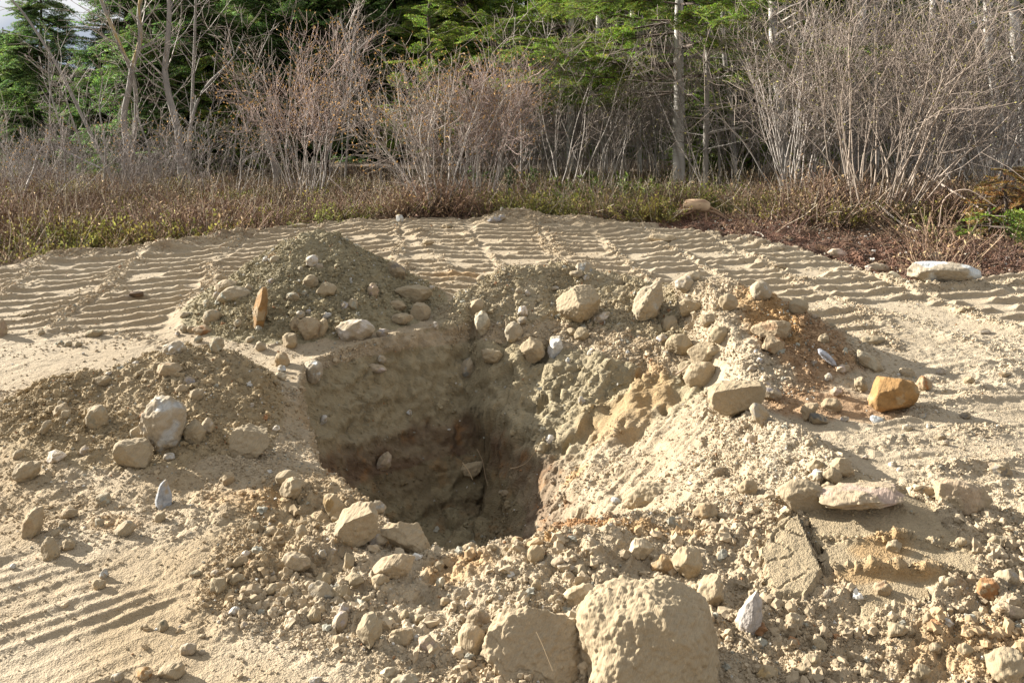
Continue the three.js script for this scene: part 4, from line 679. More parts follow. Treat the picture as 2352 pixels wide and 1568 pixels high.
const needleMat = new THREE.MeshPhysicalMaterial({ vertexColors: true, roughness: 0.9, side: THREE.DoubleSide, transmission: 0.5, thickness: 0, specularIntensity: 0.3 }); needleMat.name = 'needle';
const V = (x, y, z) => new THREE.Vector3(x, y, z);
const GREY = [0.33, 0.295, 0.26], TWIG = [0.25, 0.205, 0.17], PINK = [0.29, 0.215, 0.18];
const jit = (c, r, a = 0.25) => { const f = 1 + (r() - 0.5) * 2 * a; return [c[0] * f, c[1] * f, c[2] * f]; };
function path(r, from, dir, len, n, wob, up) { const pts = [from.clone()], d = dir.clone().normalize(), p = from.clone(); for (let k = 0; k < n; k++) { d.x += (r() - 0.5) * wob; d.y += (r() - 0.5) * wob + up; d.z += (r() - 0.5) * wob; d.normalize(); p.addScaledVector(d, len / n); pts.push(p.clone()); } return pts; }
const radii = (n, a, b) => Array.from({ length: n + 1 }, (_, k) => mix(a, b, k / n));
const pick = (pts, t) => { const f = t * (pts.length - 1), i = Math.min(pts.length - 2, Math.floor(f)); return pts[i].clone().lerp(pts[i + 1], f - i); };
const side = (r, d, open) => { const v = V(r() - 0.5, r() - 0.5, r() - 0.5).normalize(); v.addScaledVector(d, -v.dot(d)).normalize(); return d.clone().multiplyScalar(1 - open).addScaledVector(v, open * 1.2).normalize(); };
// a bare bush: many stems from one foot, forking into twigs with buds at their ends
function bareBush(o) {
  const r = rng(o.seed), stems = new Wood(), twigs = new Wood(), buds = [];
  const rT = o.twigR || 0.003;
  for (let s = 0; s < o.stems; s++) {
    const a = r() * 6.283, q = Math.sqrt(r()), lean = (o.spread * (0.15 + 0.85 * q)), h = o.h * (0.62 + 0.38 * r());
    const from = V(Math.cos(a) * o.foot * q, 0, Math.sin(a) * o.foot * q), dir = V(Math.cos(a) * lean + (o.leanX || 0), 1, Math.sin(a) * lean), pts = path(r, from, dir, h, 9, 0.26 + 0.2 * r(), 0.03), w = (o.r || 0.012) * (0.35 + 0.75 * r() * r() + 0.15);
    stems.tube(pts, radii(9, w, w * 0.3), w > 0.012 ? 5 : 4, jit(o.col || GREY, r, 0.45));
    const nb = o.branches + Math.floor(r() * 3);
    for (let b = 0; b < nb; b++) {
      const t = 0.18 + 0.8 * Math.sqrt(r()), p = pick(pts, t), d = pick(pts, Math.min(1, t + 0.1)).sub(p).normalize(), len = o.h * (0.16 + 0.2 * r()) * (1.15 - 0.5 * t);
      const bp = path(r, p, side(r, d, 0.42), len, 4, 0.5, 0.05); twigs.tube(bp, radii(4, Math.max(rT, w * 0.42), rT * 0.8), 3, jit(o.twigCol || TWIG, r, 0.4));
      for (let c = 0; c < o.twigs; c++) {
        const u = 0.25 + 0.72 * r(), e = pick(bp, u), dd = pick(bp, Math.min(1, u + 0.1)).sub(e).normalize(), tp = path(r, e, side(r, dd, 0.5), len * (0.3 + 0.4 * r()), 2, 0.4, 0.08);
        twigs.tube(tp, radii(2, rT * 0.8, rT * 0.5), 3, jit(o.twigCol || TWIG, r, 0.4)); if (r() < (o.buds ?? 0.6)) buds.push([tp[2], tp[2].clone().sub(tp[1]).normalize()]);
      }
      buds.push([bp[4], bp[4].clone().sub(bp[3]).normalize()]);
    }
  }
  const bw = new Wood(); for (const [p, d] of buds) for (let k = 0; k < (o.budN || 2); k++) { const n = V(r() - 0.5, r() - 0.5, r() - 0.5).normalize(), e = d.clone().addScaledVector(n, 0.6).normalize(); bw.leaf(p.x, p.y, p.z, e.x, e.y, e.z, n.z, n.x, n.y, 0.020 + 0.016 * r(), 0.005, jit(o.budCol || [0.42, 0.25, 0.09], r, 0.35)); }
  return { stems: stems.geo(), twigs: twigs.geo(), buds: bw.geo() };
}
function bush(name, label, cat, groupName, geos, x, y, z, turn = 0, sc = 1, sy = 1) {
  const g = group(name, x, y, z); g.rotation.y = turn; g.scale.set(sc, sc * sy, sc);
  put('stems', geos.stems, barkMat, g); put('twigs', geos.twigs, barkMat, g).userData.kind = 'stuff'; if (geos.buds.index.count) put('buds', geos.buds, leafMat, g).userData.kind = 'stuff';
  return tag(g, label, cat, groupName);
}
const foot = (x, y, d) => { const X = (x - CX) / F * d; return [X, groundY(X, d) - 0.03, -d]; };

// ---- conifers: a trunk, whorls of limbs and sprays of needles
function sprayGeo(seed, len, green, tip, dens = 1) {   // a flat twig: an axis with side shoots, all set with needles
  const r = rng(seed), w = new Wood();
  const shoot = (p, d, l) => { const n = Math.max(3, Math.round(l / 0.02 * dens)), up = V(0, 1, 0); w.tube([p, p.clone().addScaledVector(d, l)], [0.003, 0.0015], 3, [0.12, 0.08, 0.04]); for (let k = 0; k < n; k++) { const t = (k + 0.6) / n, q = p.clone().addScaledVector(d, l * t), c = green.map((v, i) => mix(v, tip[i], t * t) * (0.75 + 0.5 * r())); for (const s of [-1, 1]) { const sd = V(-d.z * s, 0.25 + 0.35 * r(), d.x * s).addScaledVector(d, 0.7).normalize(); w.leaf(q.x, q.y, q.z, sd.x, sd.y, sd.z, (r() - 0.5) * 2.2, 0.75, (r() - 0.5) * 2.2, 0.034 * (0.8 + 0.4 * r()), 0.006, c); } if (k % 2) { const sd = up.clone().addScaledVector(d, 0.8).normalize(); w.leaf(q.x, q.y, q.z, sd.x, sd.y, sd.z, d.z, 0, -d.x, 0.026, 0.006, c); } } };
  const axis = V(1, -0.06, 0).normalize(); shoot(V(0, 0, 0), axis, len);
  for (let k = 0; k < 5; k++) { const t = 0.12 + 0.16 * k; for (const s of [-1, 1]) { const l = len * (0.55 - 0.08 * k) * (0.8 + 0.4 * r()), d = V(0.72, -0.14 - 0.1 * r() + 0.05, 0.7 * s).normalize(), p = axis.clone().multiplyScalar(len * t); shoot(p, d, l); } }
  return w.geo();
}
const SPR = { dark: [sprayGeo(3, 0.42, [0.08, 0.15, 0.045], [0.16, 0.25, 0.06]), sprayGeo(4, 0.36, [0.09, 0.16, 0.045], [0.18, 0.27, 0.06])], green: [sprayGeo(5, 0.42, [0.12, 0.19, 0.03], [0.26, 0.36, 0.05]), sprayGeo(6, 0.36, [0.13, 0.20, 0.03], [0.29, 0.39, 0.055])], rust: [sprayGeo(7, 0.26, [0.30, 0.17, 0.055], [0.42, 0.26, 0.08], 0.8), sprayGeo(8, 0.24, [0.24, 0.15, 0.05], [0.34, 0.24, 0.07], 0.8)], bright: [sprayGeo(9, 0.34, [0.14, 0.22, 0.03], [0.27, 0.36, 0.05])] };
function conifer(o) {    // o: label, x, d (pixel column, distance), h, crown from y0, limb length at the foot, kind
  const r = rng(o.seed), [X, Y, Z] = foot(o.x, 0, o.d), g = group(o.name || 'spruce_tree', X, Y, Z), bark = o.bark || [0.12, 0.09, 0.07];
  const tw = new Wood(), h = o.h, tr = o.tr || 0.012 * h + 0.03, nt = 26;
  tw.tube(Array.from({ length: nt + 1 }, (_, k) => V((o.lean || 0) * h * k / nt + 0.03 * noise(k * 0.4, o.seed), h * k / nt, 0.03 * noise(k * 0.4, o.seed + 5))), radii(nt, tr, 0.012), 9, o.barkFn || ((p) => { const f = 0.8 + 0.5 * noise(p.x * 9, p.y * 7, p.z * 9); return bark.map((v) => v * f); }));
  put('trunk', tw.geo(), barkMat, g);
  const lw = new Wood(), sets = SPR[o.kind], lists = sets.map(() => []), M = new THREE.Matrix4(), q = new THREE.Quaternion(), q2 = new THREE.Quaternion(), e = new THREE.Euler();
  for (let y = o.y0 || 0.3; y < h - 0.05; y += (o.step || 0.17) * (0.75 + 0.5 * r())) {
    const t = (y - (o.y0 || 0)) / (h - (o.y0 || 0)), L = o.len * Math.pow(1 - clamp(t), o.pow || 0.75) + 0.1, n = o.limbs || 7;
    for (let k = 0; k < n; k++) {
      if (r() < (o.gap || 0.08)) continue;
      let a = r() * 6.283; if (o.face !== undefined && r() < 0.6) a = o.face + (r() - 0.5) * 1.8;
      const l = L * (0.65 + 0.45 * r()), rise = (o.rise ?? 0.02) + 0.5 * Math.max(0, t - 0.6), pts = path(r, V((o.lean || 0) * y, y, 0), V(Math.cos(a), rise - 0.12 * r(), Math.sin(a)), l, 5, 0.16, 0.02 + (o.droop || -0.02));
      lw.tube(pts, radii(5, Math.min(0.02, 0.006 + l * 0.006), 0.003), 3, jit(bark, r));
      const ns = Math.max(2, Math.round(l / (o.every || 0.13)));
      for (let s = 0; s < ns; s++) {
        const u = (o.bare || 0.12) + (1 - (o.bare || 0.12)) * (s + r() * 0.8) / ns, p = pick(pts, Math.min(1, u)), aa = a + (s === ns - 1 ? 0 : (s % 2 ? 1 : -1) * (0.45 + 0.45 * r())), sc = (o.sc || 1.45) * (0.7 + 0.6 * r()) * (1.05 - 0.4 * u);
        e.set((r() - 0.5) * 1.5, -aa, (r() - 0.5) * 0.9 - 0.12 + (o.tip || 0), 'YXZ'); q.setFromEuler(e); lists[Math.floor(r() * sets.length)].push(M.clone().compose(p, q, V(sc, sc, sc)));
      }
    }
  }
  put('limbs', lw.geo(), barkMat, g).userData.kind = 'stuff';
  lists.forEach((l, k) => { if (!l.length) return; const m = new THREE.InstancedMesh(sets[k], needleMat, l.length), c = new THREE.Color(); l.forEach((x, i) => { m.setMatrixAt(i, x); const f = 0.75 + 0.5 * r(); m.setColorAt(i, c.setRGB(f * (0.9 + 0.25 * r()), f, f * 0.95)); }); m.name = 'crown'; m.castShadow = m.receiveShadow = true; m.userData.kind = 'stuff'; g.add(m); });
  return tag(g, o.label, o.cat || 'tree', o.group);
}
// left and middle: young dark spruces close to the sand
conifer({ seed: 11, x: 92, d: 19, h: 4.15, y0: 0.3, len: 1.45, pow: 1, kind: 'dark', label: 'small spruce with a pointed top against the sky at the far left' });
conifer({ seed: 12, x: 290, d: 18, h: 5.4, y0: 0.4, len: 1.3, pow: 0.9, kind: 'dark', label: 'spruce standing second from the left, behind the pale forked sapling' });
conifer({ seed: 13, x: 430, d: 17.5, h: 5.4, y0: 0.4, len: 1.6, kind: 'dark', label: 'dark spruce behind the tall grey saplings on the left' });
conifer({ seed: 14, x: 590, d: 19.5, h: 5.8, y0: 0.5, len: 1.9, kind: 'dark', label: 'dark spruce behind the leftmost budding bush' });
conifer({ seed: 15, x: 745, d: 18.5, h: 5.6, y0: 0.5, len: 1.8, kind: 'dark', label: 'dense dark spruce right of the leftmost budding bush' });
conifer({ seed: 16, x: 905, d: 19, h: 5.8, y0: 0.9, len: 1.8, kind: 'dark', label: 'dark spruce left of the bright green sapling' });
conifer({ seed: 17, x: 1060, d: 18.5, h: 5.6, y0: 1.3, len: 2.0, kind: 'green', label: 'green spruce right behind the bright green sapling' });
conifer({ seed: 18, x: 985, d: 14.5, h: 3.25, y0: 0.5, len: 0.8, kind: 'bright', rise: 0.55, tip: 0.35, limbs: 5, step: 0.2, every: 0.2, sc: 1.1, label: 'bright yellow-green spruce sapling with upswept shoots in the middle' });
conifer({ seed: 19, x: 345, d: 16, h: 2.9, y0: 0.2, len: 1.0, kind: 'dark', label: 'low young spruce among the tall grey saplings on the left' });
conifer({ seed: 20, x: 500, d: 16.4, h: 2.3, y0: 0.2, len: 1.0, kind: 'green', label: 'low green young spruce left of the leftmost budding bush' });
conifer({ seed: 21, x: 5, d: 23, h: 3.4, y0: 0.2, len: 1.5, kind: 'dark', label: 'spruce cut off by the left edge of the picture' });
// the fir with the pale straight trunk, right of the middle
const barkPale = (p, m) => { const f = 0.5 + 0.5 * noise(p.x * 5 + m.x, p.y * 9, m.z * 2), b = ss(0.35, 0.6, f + 0.12 * noise(m.x * 5, p.y * 30, m.z * 5)); return [mix(0.17, 0.62, b), mix(0.155, 0.58, b), mix(0.135, 0.52, b)]; };
conifer({ seed: 31, x: 1560, d: 13.2, h: 7, tr: 0.095, y0: 1.55, len: 2.9, pow: 0.4, kind: 'green', step: 0.21, limbs: 5, gap: 0.2, every: 0.11, sc: 0.95, bare: 0.2, face: 3.3, name: 'fir_tree', barkFn: barkPale, label: 'fir with a straight pale trunk and long flat green boughs right of the middle' });
conifer({ seed: 32, x: 1312, d: 16.5, h: 6.5, tr: 0.085, y0: 1.7, len: 2.2, pow: 0.5, kind: 'green', step: 0.3, limbs: 4, gap: 0.3, every: 0.13, sc: 1.0, bare: 0.25, name: 'fir_tree', barkFn: barkPale, label: 'fir with a slimmer grey trunk standing behind and left of the straight pale fir' });
conifer({ seed: 33, x: 1730, d: 17.5, h: 6, y0: 0.3, len: 1.5, kind: 'green', gap: 0.3, label: 'green fir half hidden behind the thin trunk right of the straight pale fir' });
// the wood behind: rows of spruces, each its own tree
{
  const r = rng(88), L = [];
  for (let k = 0; k < 26; k++) { const d = 23 + 11 * r(), x = 380 + 2100 * (k + 0.6 * r()) / 26; L.push([x, d, 5.6 + 2.4 * r()]); }
  for (let k = 0; k < 9; k++) L.push([-60 + 50 * k + 30 * r(), 27 + 6 * r(), 1.3 + 0.9 * r()]);
  const o = []; for (const dk of [0, 1, 2]) o.push({ seed: 90 + dk, d: 26, h: 9, y0: 0.3, len: 2.6, step: 0.32, every: 0.22, sc: 2.6, limbs: 7, kind: dk === 0 ? 'dark' : 'green', label: 'tall spruce in the dark wood behind the clearing', group: 'spruces of the wood behind' });
  const protos = []; L.forEach(([x, d, h], k) => { const w = k % 3; if (k < 3) { protos.push(conifer({ ...o[w], x, d })); return; } const c = protos[w].clone(), f = foot(x, 0, d); c.name = numbered('spruce_tree'); c.position.set(...f); c.rotation.y = r() * 6; const s = h / 9; c.scale.set(s, s, s); scene.add(c); });
}
// ---- bare trunks on the right and grey saplings on the left
function pole(name, label, pts, d, r0, r1, col, o = {}) {       // pts: photograph pixels from the foot up
  const r = rng(o.seed || 5), f = foot(pts[0][0], 0, d), g = group(name, ...f), w = new Wood(), b = new Wood();
  const line = pts.map(([x, y], k) => { const q = P(x, y, d); return V(q[0] - f[0], k ? q[2] - f[1] : 0, 0.25 * (o.deep || 0) * k); }), c = new THREE.CatmullRomCurve3(line), n = 18, pp = c.getPoints(n);
  w.tube(pp, radii(n, r0, r1), 7, col); put('trunk', w.geo(), barkMat, g);
  for (let k = 0; k < (o.branches || 0); k++) { const t = (o.from ?? 0.25) + (1 - (o.from ?? 0.25)) * r(), p = pick(pp, t), dd = pick(pp, Math.min(1, t + 0.06)).sub(p).normalize(), q = side(r, dd, o.open || 0.5); if (o.flat) q.y *= 0.3; const l = (o.len || 0.8) * (0.5 + 0.7 * r()), bp = path(r, p, q, l, 5, 0.25, o.flat ? 0 : 0.07); b.tube(bp, radii(5, Math.max(0.005, r1 * 0.42), 0.003), 3, jit(o.bcol || GREY, r)); for (let s = 0; s < 5; s++) { const u = 0.2 + 0.78 * r(), e = pick(bp, u), ed = pick(bp, Math.min(1, u + 0.1)).sub(e).normalize(), tp = path(r, e, side(r, ed, 0.5), l * (0.2 + 0.3 * r()), 2, 0.4, 0.06); b.tube(tp, radii(2, 0.0045, 0.003), 3, jit(TWIG, r)); } }
  if (b.i.length) put('branches', b.geo(), barkMat, g).userData.kind = 'stuff';
  return tag(g, label, o.cat || 'tree', o.group);
}
const grey = (p, m) => { const f = 0.75 + 0.45 * noise(p.x * 8 + m.x * 2, p.y * 6, m.z * 2) + 0.2 * noise(p.y * 40, m.x * 3, m.z * 3); return [0.36 * f, 0.325 * f, 0.285 * f]; };
const lichen = (p, m) => { const c = grey(p, m); if (p.y > 2.0) lay(c, [0.42, 0.30, 0.10], ss(0.0, 0.25, noise(p.x * 6 + m.x, p.y * 5, m.z * 2))); return c; };
pole('sapling', 'thin grey trunk close to the right of the straight pale fir', [[1622, 462], [1622, 330], [1626, 150], [1628, -60]], 12.6, 0.042, 0.034, grey, { seed: 3, branches: 16, flat: 1, len: 0.9 });
pole('sapling', 'pale forked sapling with a yellow-lichened left limb at the left', [[284, 440], [290, 330], [283, 270], [296, 200], [303, 155], [322, 90], [318, 30], [330, -40]], 14, 0.055, 0.03, lichen, { seed: 4, branches: 14, len: 1.0, from: 0.4 });
pole('sapling', 'limb-like sapling crossing behind the pale forked one, leaning up to the left', [[296, 440], [310, 200], [272, 98], [245, 35], [215, -40]], 14.2, 0.035, 0.024, lichen, { seed: 14, branches: 10, len: 0.9 });
pole('sapling', 'tall grey sapling with a dead knee at half height, second tall one from the left', [[418, 448], [408, 300], [392, 240], [378, 165], [384, 100], [388, 0], [380, -50]], 13.8, 0.06, 0.03, grey, { seed: 5, branches: 16, len: 1.1, from: 0.3 });
pole('sapling', 'slender sapling leaning right from the foot of the tall grey ones', [[425, 448], [428, 360], [450, 240], [480, 190], [530, 140], [560, 80]], 13.9, 0.03, 0.012, grey, { seed: 6, branches: 12, len: 0.7 });
pole('sapling', 'slender upright sapling between the tall grey ones and the dark spruces', [[432, 440], [440, 250], [446, 100], [450, -40]], 14.3, 0.028, 0.018, grey, { seed: 7, branches: 12, len: 0.9 });
pole('sapling', 'slender sapling leaning left beside the pale forked one', [[270, 440], [180, 250], [130, 150], [60, 40], [10, -20]], 14.6, 0.03, 0.014, grey, { seed: 8, branches: 14, len: 0.9 });
pole('sapling', 'broken grey stump leaning beside the leftmost budding bush', [[640, 440], [630, 380], [615, 330], [611, 312]], 12.4, 0.05, 0.035, grey, { seed: 9 });
pole('sapling', 'bare pole rising through the left end of the middle bush', [[880, 470], [868, 350], [850, 250], [800, 110], [780, 40]], 13, 0.022, 0.012, grey, { seed: 10, branches: 12, len: 0.6 });
pole('sapling', 'thin pale pole behind the middle bush in front of the dark hollow', [[790, 430], [800, 300], [806, 200], [815, 60]], 14, 0.02, 0.014, grey, { seed: 16, branches: 8, len: 0.6 });
for (const [x0, x1, d, w, l, s] of [[1806, 1775, 13.4, 0.075, 'grey trunk rising through the left side of the big right bush', 21], [1950, 1985, 15, 0.075, 'pale trunk in the middle of the big right bush', 22], [2010, 2012, 16, 0.06, 'pale trunk just right of the middle of the big right bush', 23], [2128, 2145, 15.5, 0.07, 'pale trunk right of centre behind the big right bush', 24], [2308, 2268, 14, 0.075, 'pale leaning trunk near the right edge', 25], [2362, 2330, 13.2, 0.085, 'grey trunk at the very right edge', 26], [1690, 1660, 15, 0.045, 'slender grey trunk between the fir and the big right bush', 27], [1390, 1375, 15.5, 0.05, 'slender trunk right of the slimmer grey fir', 28], [1470, 1452, 16, 0.045, 'slender trunk left of the straight pale fir', 29]])
  pole('bare_tree', l, [[x0, 450], [mix(x0, x1, 0.4) + 4, 280], [mix(x0, x1, 0.8) - 3, 110], [x1, -20], [x1 - 4, -160]], d, w, w * 0.7, barkPale, { seed: s, branches: 22, flat: s % 2, len: 1.1, from: 0.1 });
{ const r = rng(909), L = [30, 95, 150, 190, 235, 345, 375, 470, 515, 545, 1195, 1275, 1430, 1505, 1585, 1655, 1745, 1860, 1905, 2055, 2110, 2185, 2235, 2290];
  L.forEach((x, k) => { const d = 12.8 + 2.2 * r(), top = x < 600 ? 40 + 220 * r() : -40 + 160 * r(), lean = (r() - 0.45) * 130, y0 = 450; pole('sapling', `thin grey sapling in the tangle at the wood edge, number ${'one two three four five six seven eight nine ten eleven twelve thirteen fourteen fifteen sixteen seventeen eighteen nineteen twenty twenty-one twenty-two twenty-three twenty-four'.split(' ')[k]} from the left`, [[x, y0], [x + lean * 0.3 + 6, mix(y0, top, 0.4)], [x + lean * 0.7 - 8, mix(y0, top, 0.75)], [x + lean, top]], d, 0.012 + 0.012 * r(), 0.005, grey, { seed: 700 + k, branches: 9 + Math.floor(6 * r()), len: 0.6, from: 0.2, group: 'thin saplings at the wood edge' }); }); }
// ---- bushes
const bigLeft = bareBush({ seed: 51, stems: 30, h: 2.15, spread: 0.33, foot: 0.22, branches: 8, twigs: 4, r: 0.011, budN: 3, twigCol: PINK });
bush('bare_bush', 'bare bush with orange buds, leftmost of the three big bushes by the sand', 'bush', 0, bigLeft, ...foot(700, 0, 11.6), 0.4, 1.0, 1.08);
const middle = bareBush({ seed: 52, stems: 24, h: 1.9, spread: 0.45, foot: 0.16, branches: 7, twigs: 4, r: 0.010, leanX: -0.2, budN: 3, twigCol: TWIG });
bush('bare_bush', 'bare bush with stems leaning left, right at the crest of the sand in the middle', 'bush', 0, middle, ...foot(1003, 0, 9.75), 0, 1.0);
const middle2 = bareBush({ seed: 53, stems: 36, h: 1.9, spread: 0.38, foot: 0.25, branches: 9, twigs: 5, r: 0.010, budN: 2, twigCol: PINK });
bush('bare_bush', 'dense pinkish bush with a rounded top, right of the leaning middle bush', 'bush', 0, middle2, ...foot(1098, 0, 11.2), 1, 1.0, 1.05);
const bigRight = bareBush({ seed: 54, stems: 48, h: 2.6, spread: 0.5, foot: 0.3, branches: 8, twigs: 3, r: 0.012, leanX: 0.12, buds: 0.4, budN: 2, budCol: [0.30, 0.27, 0.08], col: [0.26, 0.21, 0.165], twigCol: [0.22, 0.175, 0.14] });
bush('bare_bush', 'biggest bare bush, many stems fanning out from the dark soil on the right', 'bush', 0, bigRight, ...foot(2020, 0, 9.35), 0, 1.0);
bush('bare_bush', 'tall grey bush with tight upright stems left of the biggest right bush', 'bush', 0, bareBush({ seed: 55, stems: 26, h: 2.6, spread: 0.28, foot: 0.14, branches: 8, twigs: 4, r: 0.014, buds: 0.3, budCol: [0.30, 0.27, 0.08] }), ...foot(1822, 0, 10.6), 0, 1.0);
const tall = bareBush({ seed: 56, stems: 9, h: 2.6, spread: 0.34, foot: 0.5, branches: 8, twigs: 4, r: 0.010, buds: 0.25, budCol: [0.30, 0.26, 0.08] });
const brush = bareBush({ seed: 57, stems: 9, h: 1.6, spread: 0.6, foot: 0.5, branches: 7, twigs: 4, r: 0.008, buds: 0.2, twigCol: [0.24, 0.205, 0.18] });
// bushes one can still tell apart behind the front ones
const ORD = ['first', 'second', 'third', 'fourth', 'fifth', 'sixth', 'seventh', 'eighth', 'ninth', 'tenth', 'eleventh', 'twelfth'], XS = { brush: [40, 120, 215, 330, 480, 560, 1160, 2220], tall: [1240, 1350, 1450, 1590, 1700, 1890, 1960, 2090, 2160, 2260, 2350] }, nth = (k, x) => ORD[XS[k].indexOf(x)];
[[120, 11.4, 0.8, 'brush'], [215, 11, 0.85, 'brush'], [330, 11.8, 0.95, 'brush'], [480, 11.9, 0.9, 'brush'], [560, 12, 0.9, 'brush'], [40, 10.6, 0.75, 'brush'], [1240, 13, 1.1, 'tall'], [1350, 12.6, 0.8, 'tall'], [1450, 13.6, 0.9, 'tall'], [1700, 12.2, 0.95, 'tall'], [1890, 12, 1.1, 'tall'], [2160, 11, 1.1, 'tall'], [2260, 12, 1.2, 'tall'], [2350, 11.5, 1.1, 'tall'], [1590, 14.5, 1.1, 'tall'], [2090, 13.5, 1.25, 'tall'], [1960, 13, 1.2, 'tall'], [2220, 9.8, 0.7, 'brush'], [1160, 13.4, 1, 'brush']].forEach(([x, d, s, k], i) => bush('bare_bush', `${k === 'brush' ? 'grey-brown bare bush in the tangle behind the heath' : 'tall thin bare bush in the thicket behind the front bushes'}, ${nth(k, x)} from the left`, 'bush', k === 'brush' ? 'bare bushes of the tangle behind the heath' : 'bare bushes of the thicket on the right', k === 'brush' ? brush : tall, ...foot(x, 0, d), i * 1.3, s));
// ---- stuff nobody could count: thicket, heath, laurel leaves
function scatter(name, geo, mat, list, label, cat) { const m = new THREE.InstancedMesh(geo, mat, list.length), M = new THREE.Matrix4(), q = new THREE.Quaternion(), c = new THREE.Color(); list.forEach(([p, ry, s, sy, k], i) => { q.setFromEuler(new THREE.Euler((HR[i & 255] - 0.5) * 0.3, ry, (HR[(i * 7) & 255] - 0.5) * 0.3)); m.setMatrixAt(i, M.compose(p, q, V(s, sy, s))); m.setColorAt(i, c.setRGB(...k)); }); m.name = numbered(name); m.castShadow = m.receiveShadow = true; scene.add(m); return tag(m, label, cat, null, 'stuff'); }
{
  const r = rng(303), l1 = [], l2 = [];
  for (let k = 0; k < 190; k++) { const x = -150 + 2650 * r(), d = (x > 1020 && x < 1760 ? 15.2 : x > 1760 ? 12.2 : 11.4) + 9 * Math.pow(r(), 1.4); if (x > 540 && x < 1020 && r() < 0.8) continue; if (x > 1500 && r() < 0.3) continue; if (x < 560 && r() < 0.3) continue; const f = foot(x, 0, d), t = x < 600 ? 0.4 + 0.85 * r() * r() : 0.6 + 0.7 * r(), g = (x < 620 ? 0.5 : 0.65) + 0.65 * r(); (x < 620 || r() < 0.4 ? l1 : l2).push([V(...f), r() * 6.3, t, t * (0.8 + 0.4 * r()), [g, g * 0.98, g * 0.97]]); }
  const both = (b) => mergeGeometries([b.stems, b.twigs]);
  scatter('thicket', both(brush), barkMat, l1, 'grey-brown tangle of bare twigs filling the wood edge', 'thicket'); scatter('thicket', both(tall), barkMat, l2, 'tall grey thicket of bare stems in front of the wood', 'thicket');
  // heath: tufts of twigs and tufts of small leaves
  const tuft = (seed, n, h, sp, col, leaves, lc, ls) => { const q = rng(seed), w = new Wood(); for (let k = 0; k < n; k++) { const a = q() * 6.283, u = Math.sqrt(q()), p = V(Math.cos(a) * u * sp * 0.5, 0, Math.sin(a) * u * sp * 0.5), pts = path(q, p, V(Math.cos(a) * u * 1.1 + (q() - 0.5) * 0.9, 1, Math.sin(a) * u * 1.1 + (q() - 0.5) * 0.9), h * (0.35 + 0.85 * q()), 3, 1.1, 0.0); w.tube(pts, radii(3, 0.0028, 0.0018), 3, jit(col, q)); for (let s = 0; s < leaves; s++) { const e = pick(pts, 0.35 + 0.65 * q()), d = V(q() - 0.5, q() - 0.2, q() - 0.5).normalize(), nn = V(q() - 0.5, q() * 0.8 + 0.2, q() - 0.5).normalize(); w.leaf(e.x, e.y, e.z, d.x, d.y, d.z, nn.x, nn.y, nn.z, ls * (0.7 + 0.6 * q()), ls * 0.25, jit(lc, q, 0.4)); } } return w.geo(); };
  const t1 = tuft(1, 20, 0.3, 0.34, [0.22, 0.155, 0.11], 5, [0.26, 0.185, 0.10], 0.022), t2 = tuft(2, 14, 0.26, 0.3, [0.20, 0.14, 0.08], 13, [0.27, 0.27, 0.065], 0.024), t3 = tuft(3, 12, 0.28, 0.3, [0.18, 0.14, 0.08], 14, [0.24, 0.27, 0.055], 0.034);
  const t4 = tuft(4, 9, 0.5, 0.5, [0.36, 0.30, 0.22], 1, [0.4, 0.28, 0.14], 0.03), h4 = [];
  const h1 = [], h2 = [], h3l = [];
  for (let k = 0; k < 26000; k++) {
    const t = (r() - 0.5) * 1.28, d = 6.6 + 9.5 * Math.pow(r(), 0.8), X = t * d, E = edgeD(X); const b = d - E; if (b < 0.12) continue;
    if (Math.hypot(X - 1.85, (d - 9.05) * 0.7) < 0.42) continue; const right = X > 1.4 ? ss(1.4, 2.2, X) : 0; if (right && b < 2.1 * right && r() < 0.975) continue; if (X < -1.6 && b < 0.35 && r() < 0.6) continue;
    const px = CX + t * F, n1 = noise(X * 0.9, d * 0.9, 4), n2 = noise(X * 2.3, d * 2.3, 8), y = groundY(X, d) - 0.02, s = (0.7 + 0.6 * r()) * (1 + 0.7 * noise(X * 1.7, d * 1.7, 31)) * (d > 10 ? 0.72 : 0.95), g = 0.7 + 0.6 * r();
    if (n1 + 0.6 * n2 + (r() - 0.5) * 0.5 > (px > 1180 && px < 1700 ? -0.14 : 0.06)) (px > 1150 && px < 1720 && d > 9.8 && r() < 0.28 ? h3l : h2).push([V(X, y, -d), r() * 6.3, s, s * (0.8 + 0.4 * r()), [g * (0.9 + 0.3 * r()), g, g]]);
    else h1.push([V(X, y, -d), r() * 6.3, s, s * (0.8 + 0.5 * r()), [g, g * (0.85 + 0.15 * r()), g * (0.75 + 0.25 * r())]]);
    if (r() < 0.05) h4.push([V(X, y, -d), r() * 6.3, 0.7 + 0.5 * r(), 0.7 + 0.7 * r(), [g, g, g]]);
  }
  scatter('heath', t1, barkMat, h1, 'low brown twiggy heath behind the edge of the sand', 'heath'); scatter('heath', t2, leafMat, h2, 'low heath with yellow-green leaves behind the edge of the sand', 'heath'); scatter('dry_stalks', t4, barkMat, h4, 'pale dry stalks and small twigs standing out of the heath', 'dry stalks'); scatter('undergrowth', t3, leafMat, h3l, 'green leafy undergrowth below the firs', 'undergrowth');
  console.log('heath', h1.length, h2.length, h3l.length);
  // twig litter on the dark soil
  const tw = tuft(9, 7, 0.22, 0.4, [0.24, 0.13, 0.09], 0, [0, 0, 0], 0.02), l3 = []; for (let k = 0; k < 900; k++) { const X = 1.3 + 3.6 * r(), d = edgeD(X) + 0.05 + 1.9 * r(); if (d > 11) continue; l3.push([V(X, groundY(X, d) - 0.02, -d), r() * 6.3, 0.9, 0.14 + 0.2 * r() * r(), [1, 0.9, 0.85]]); }
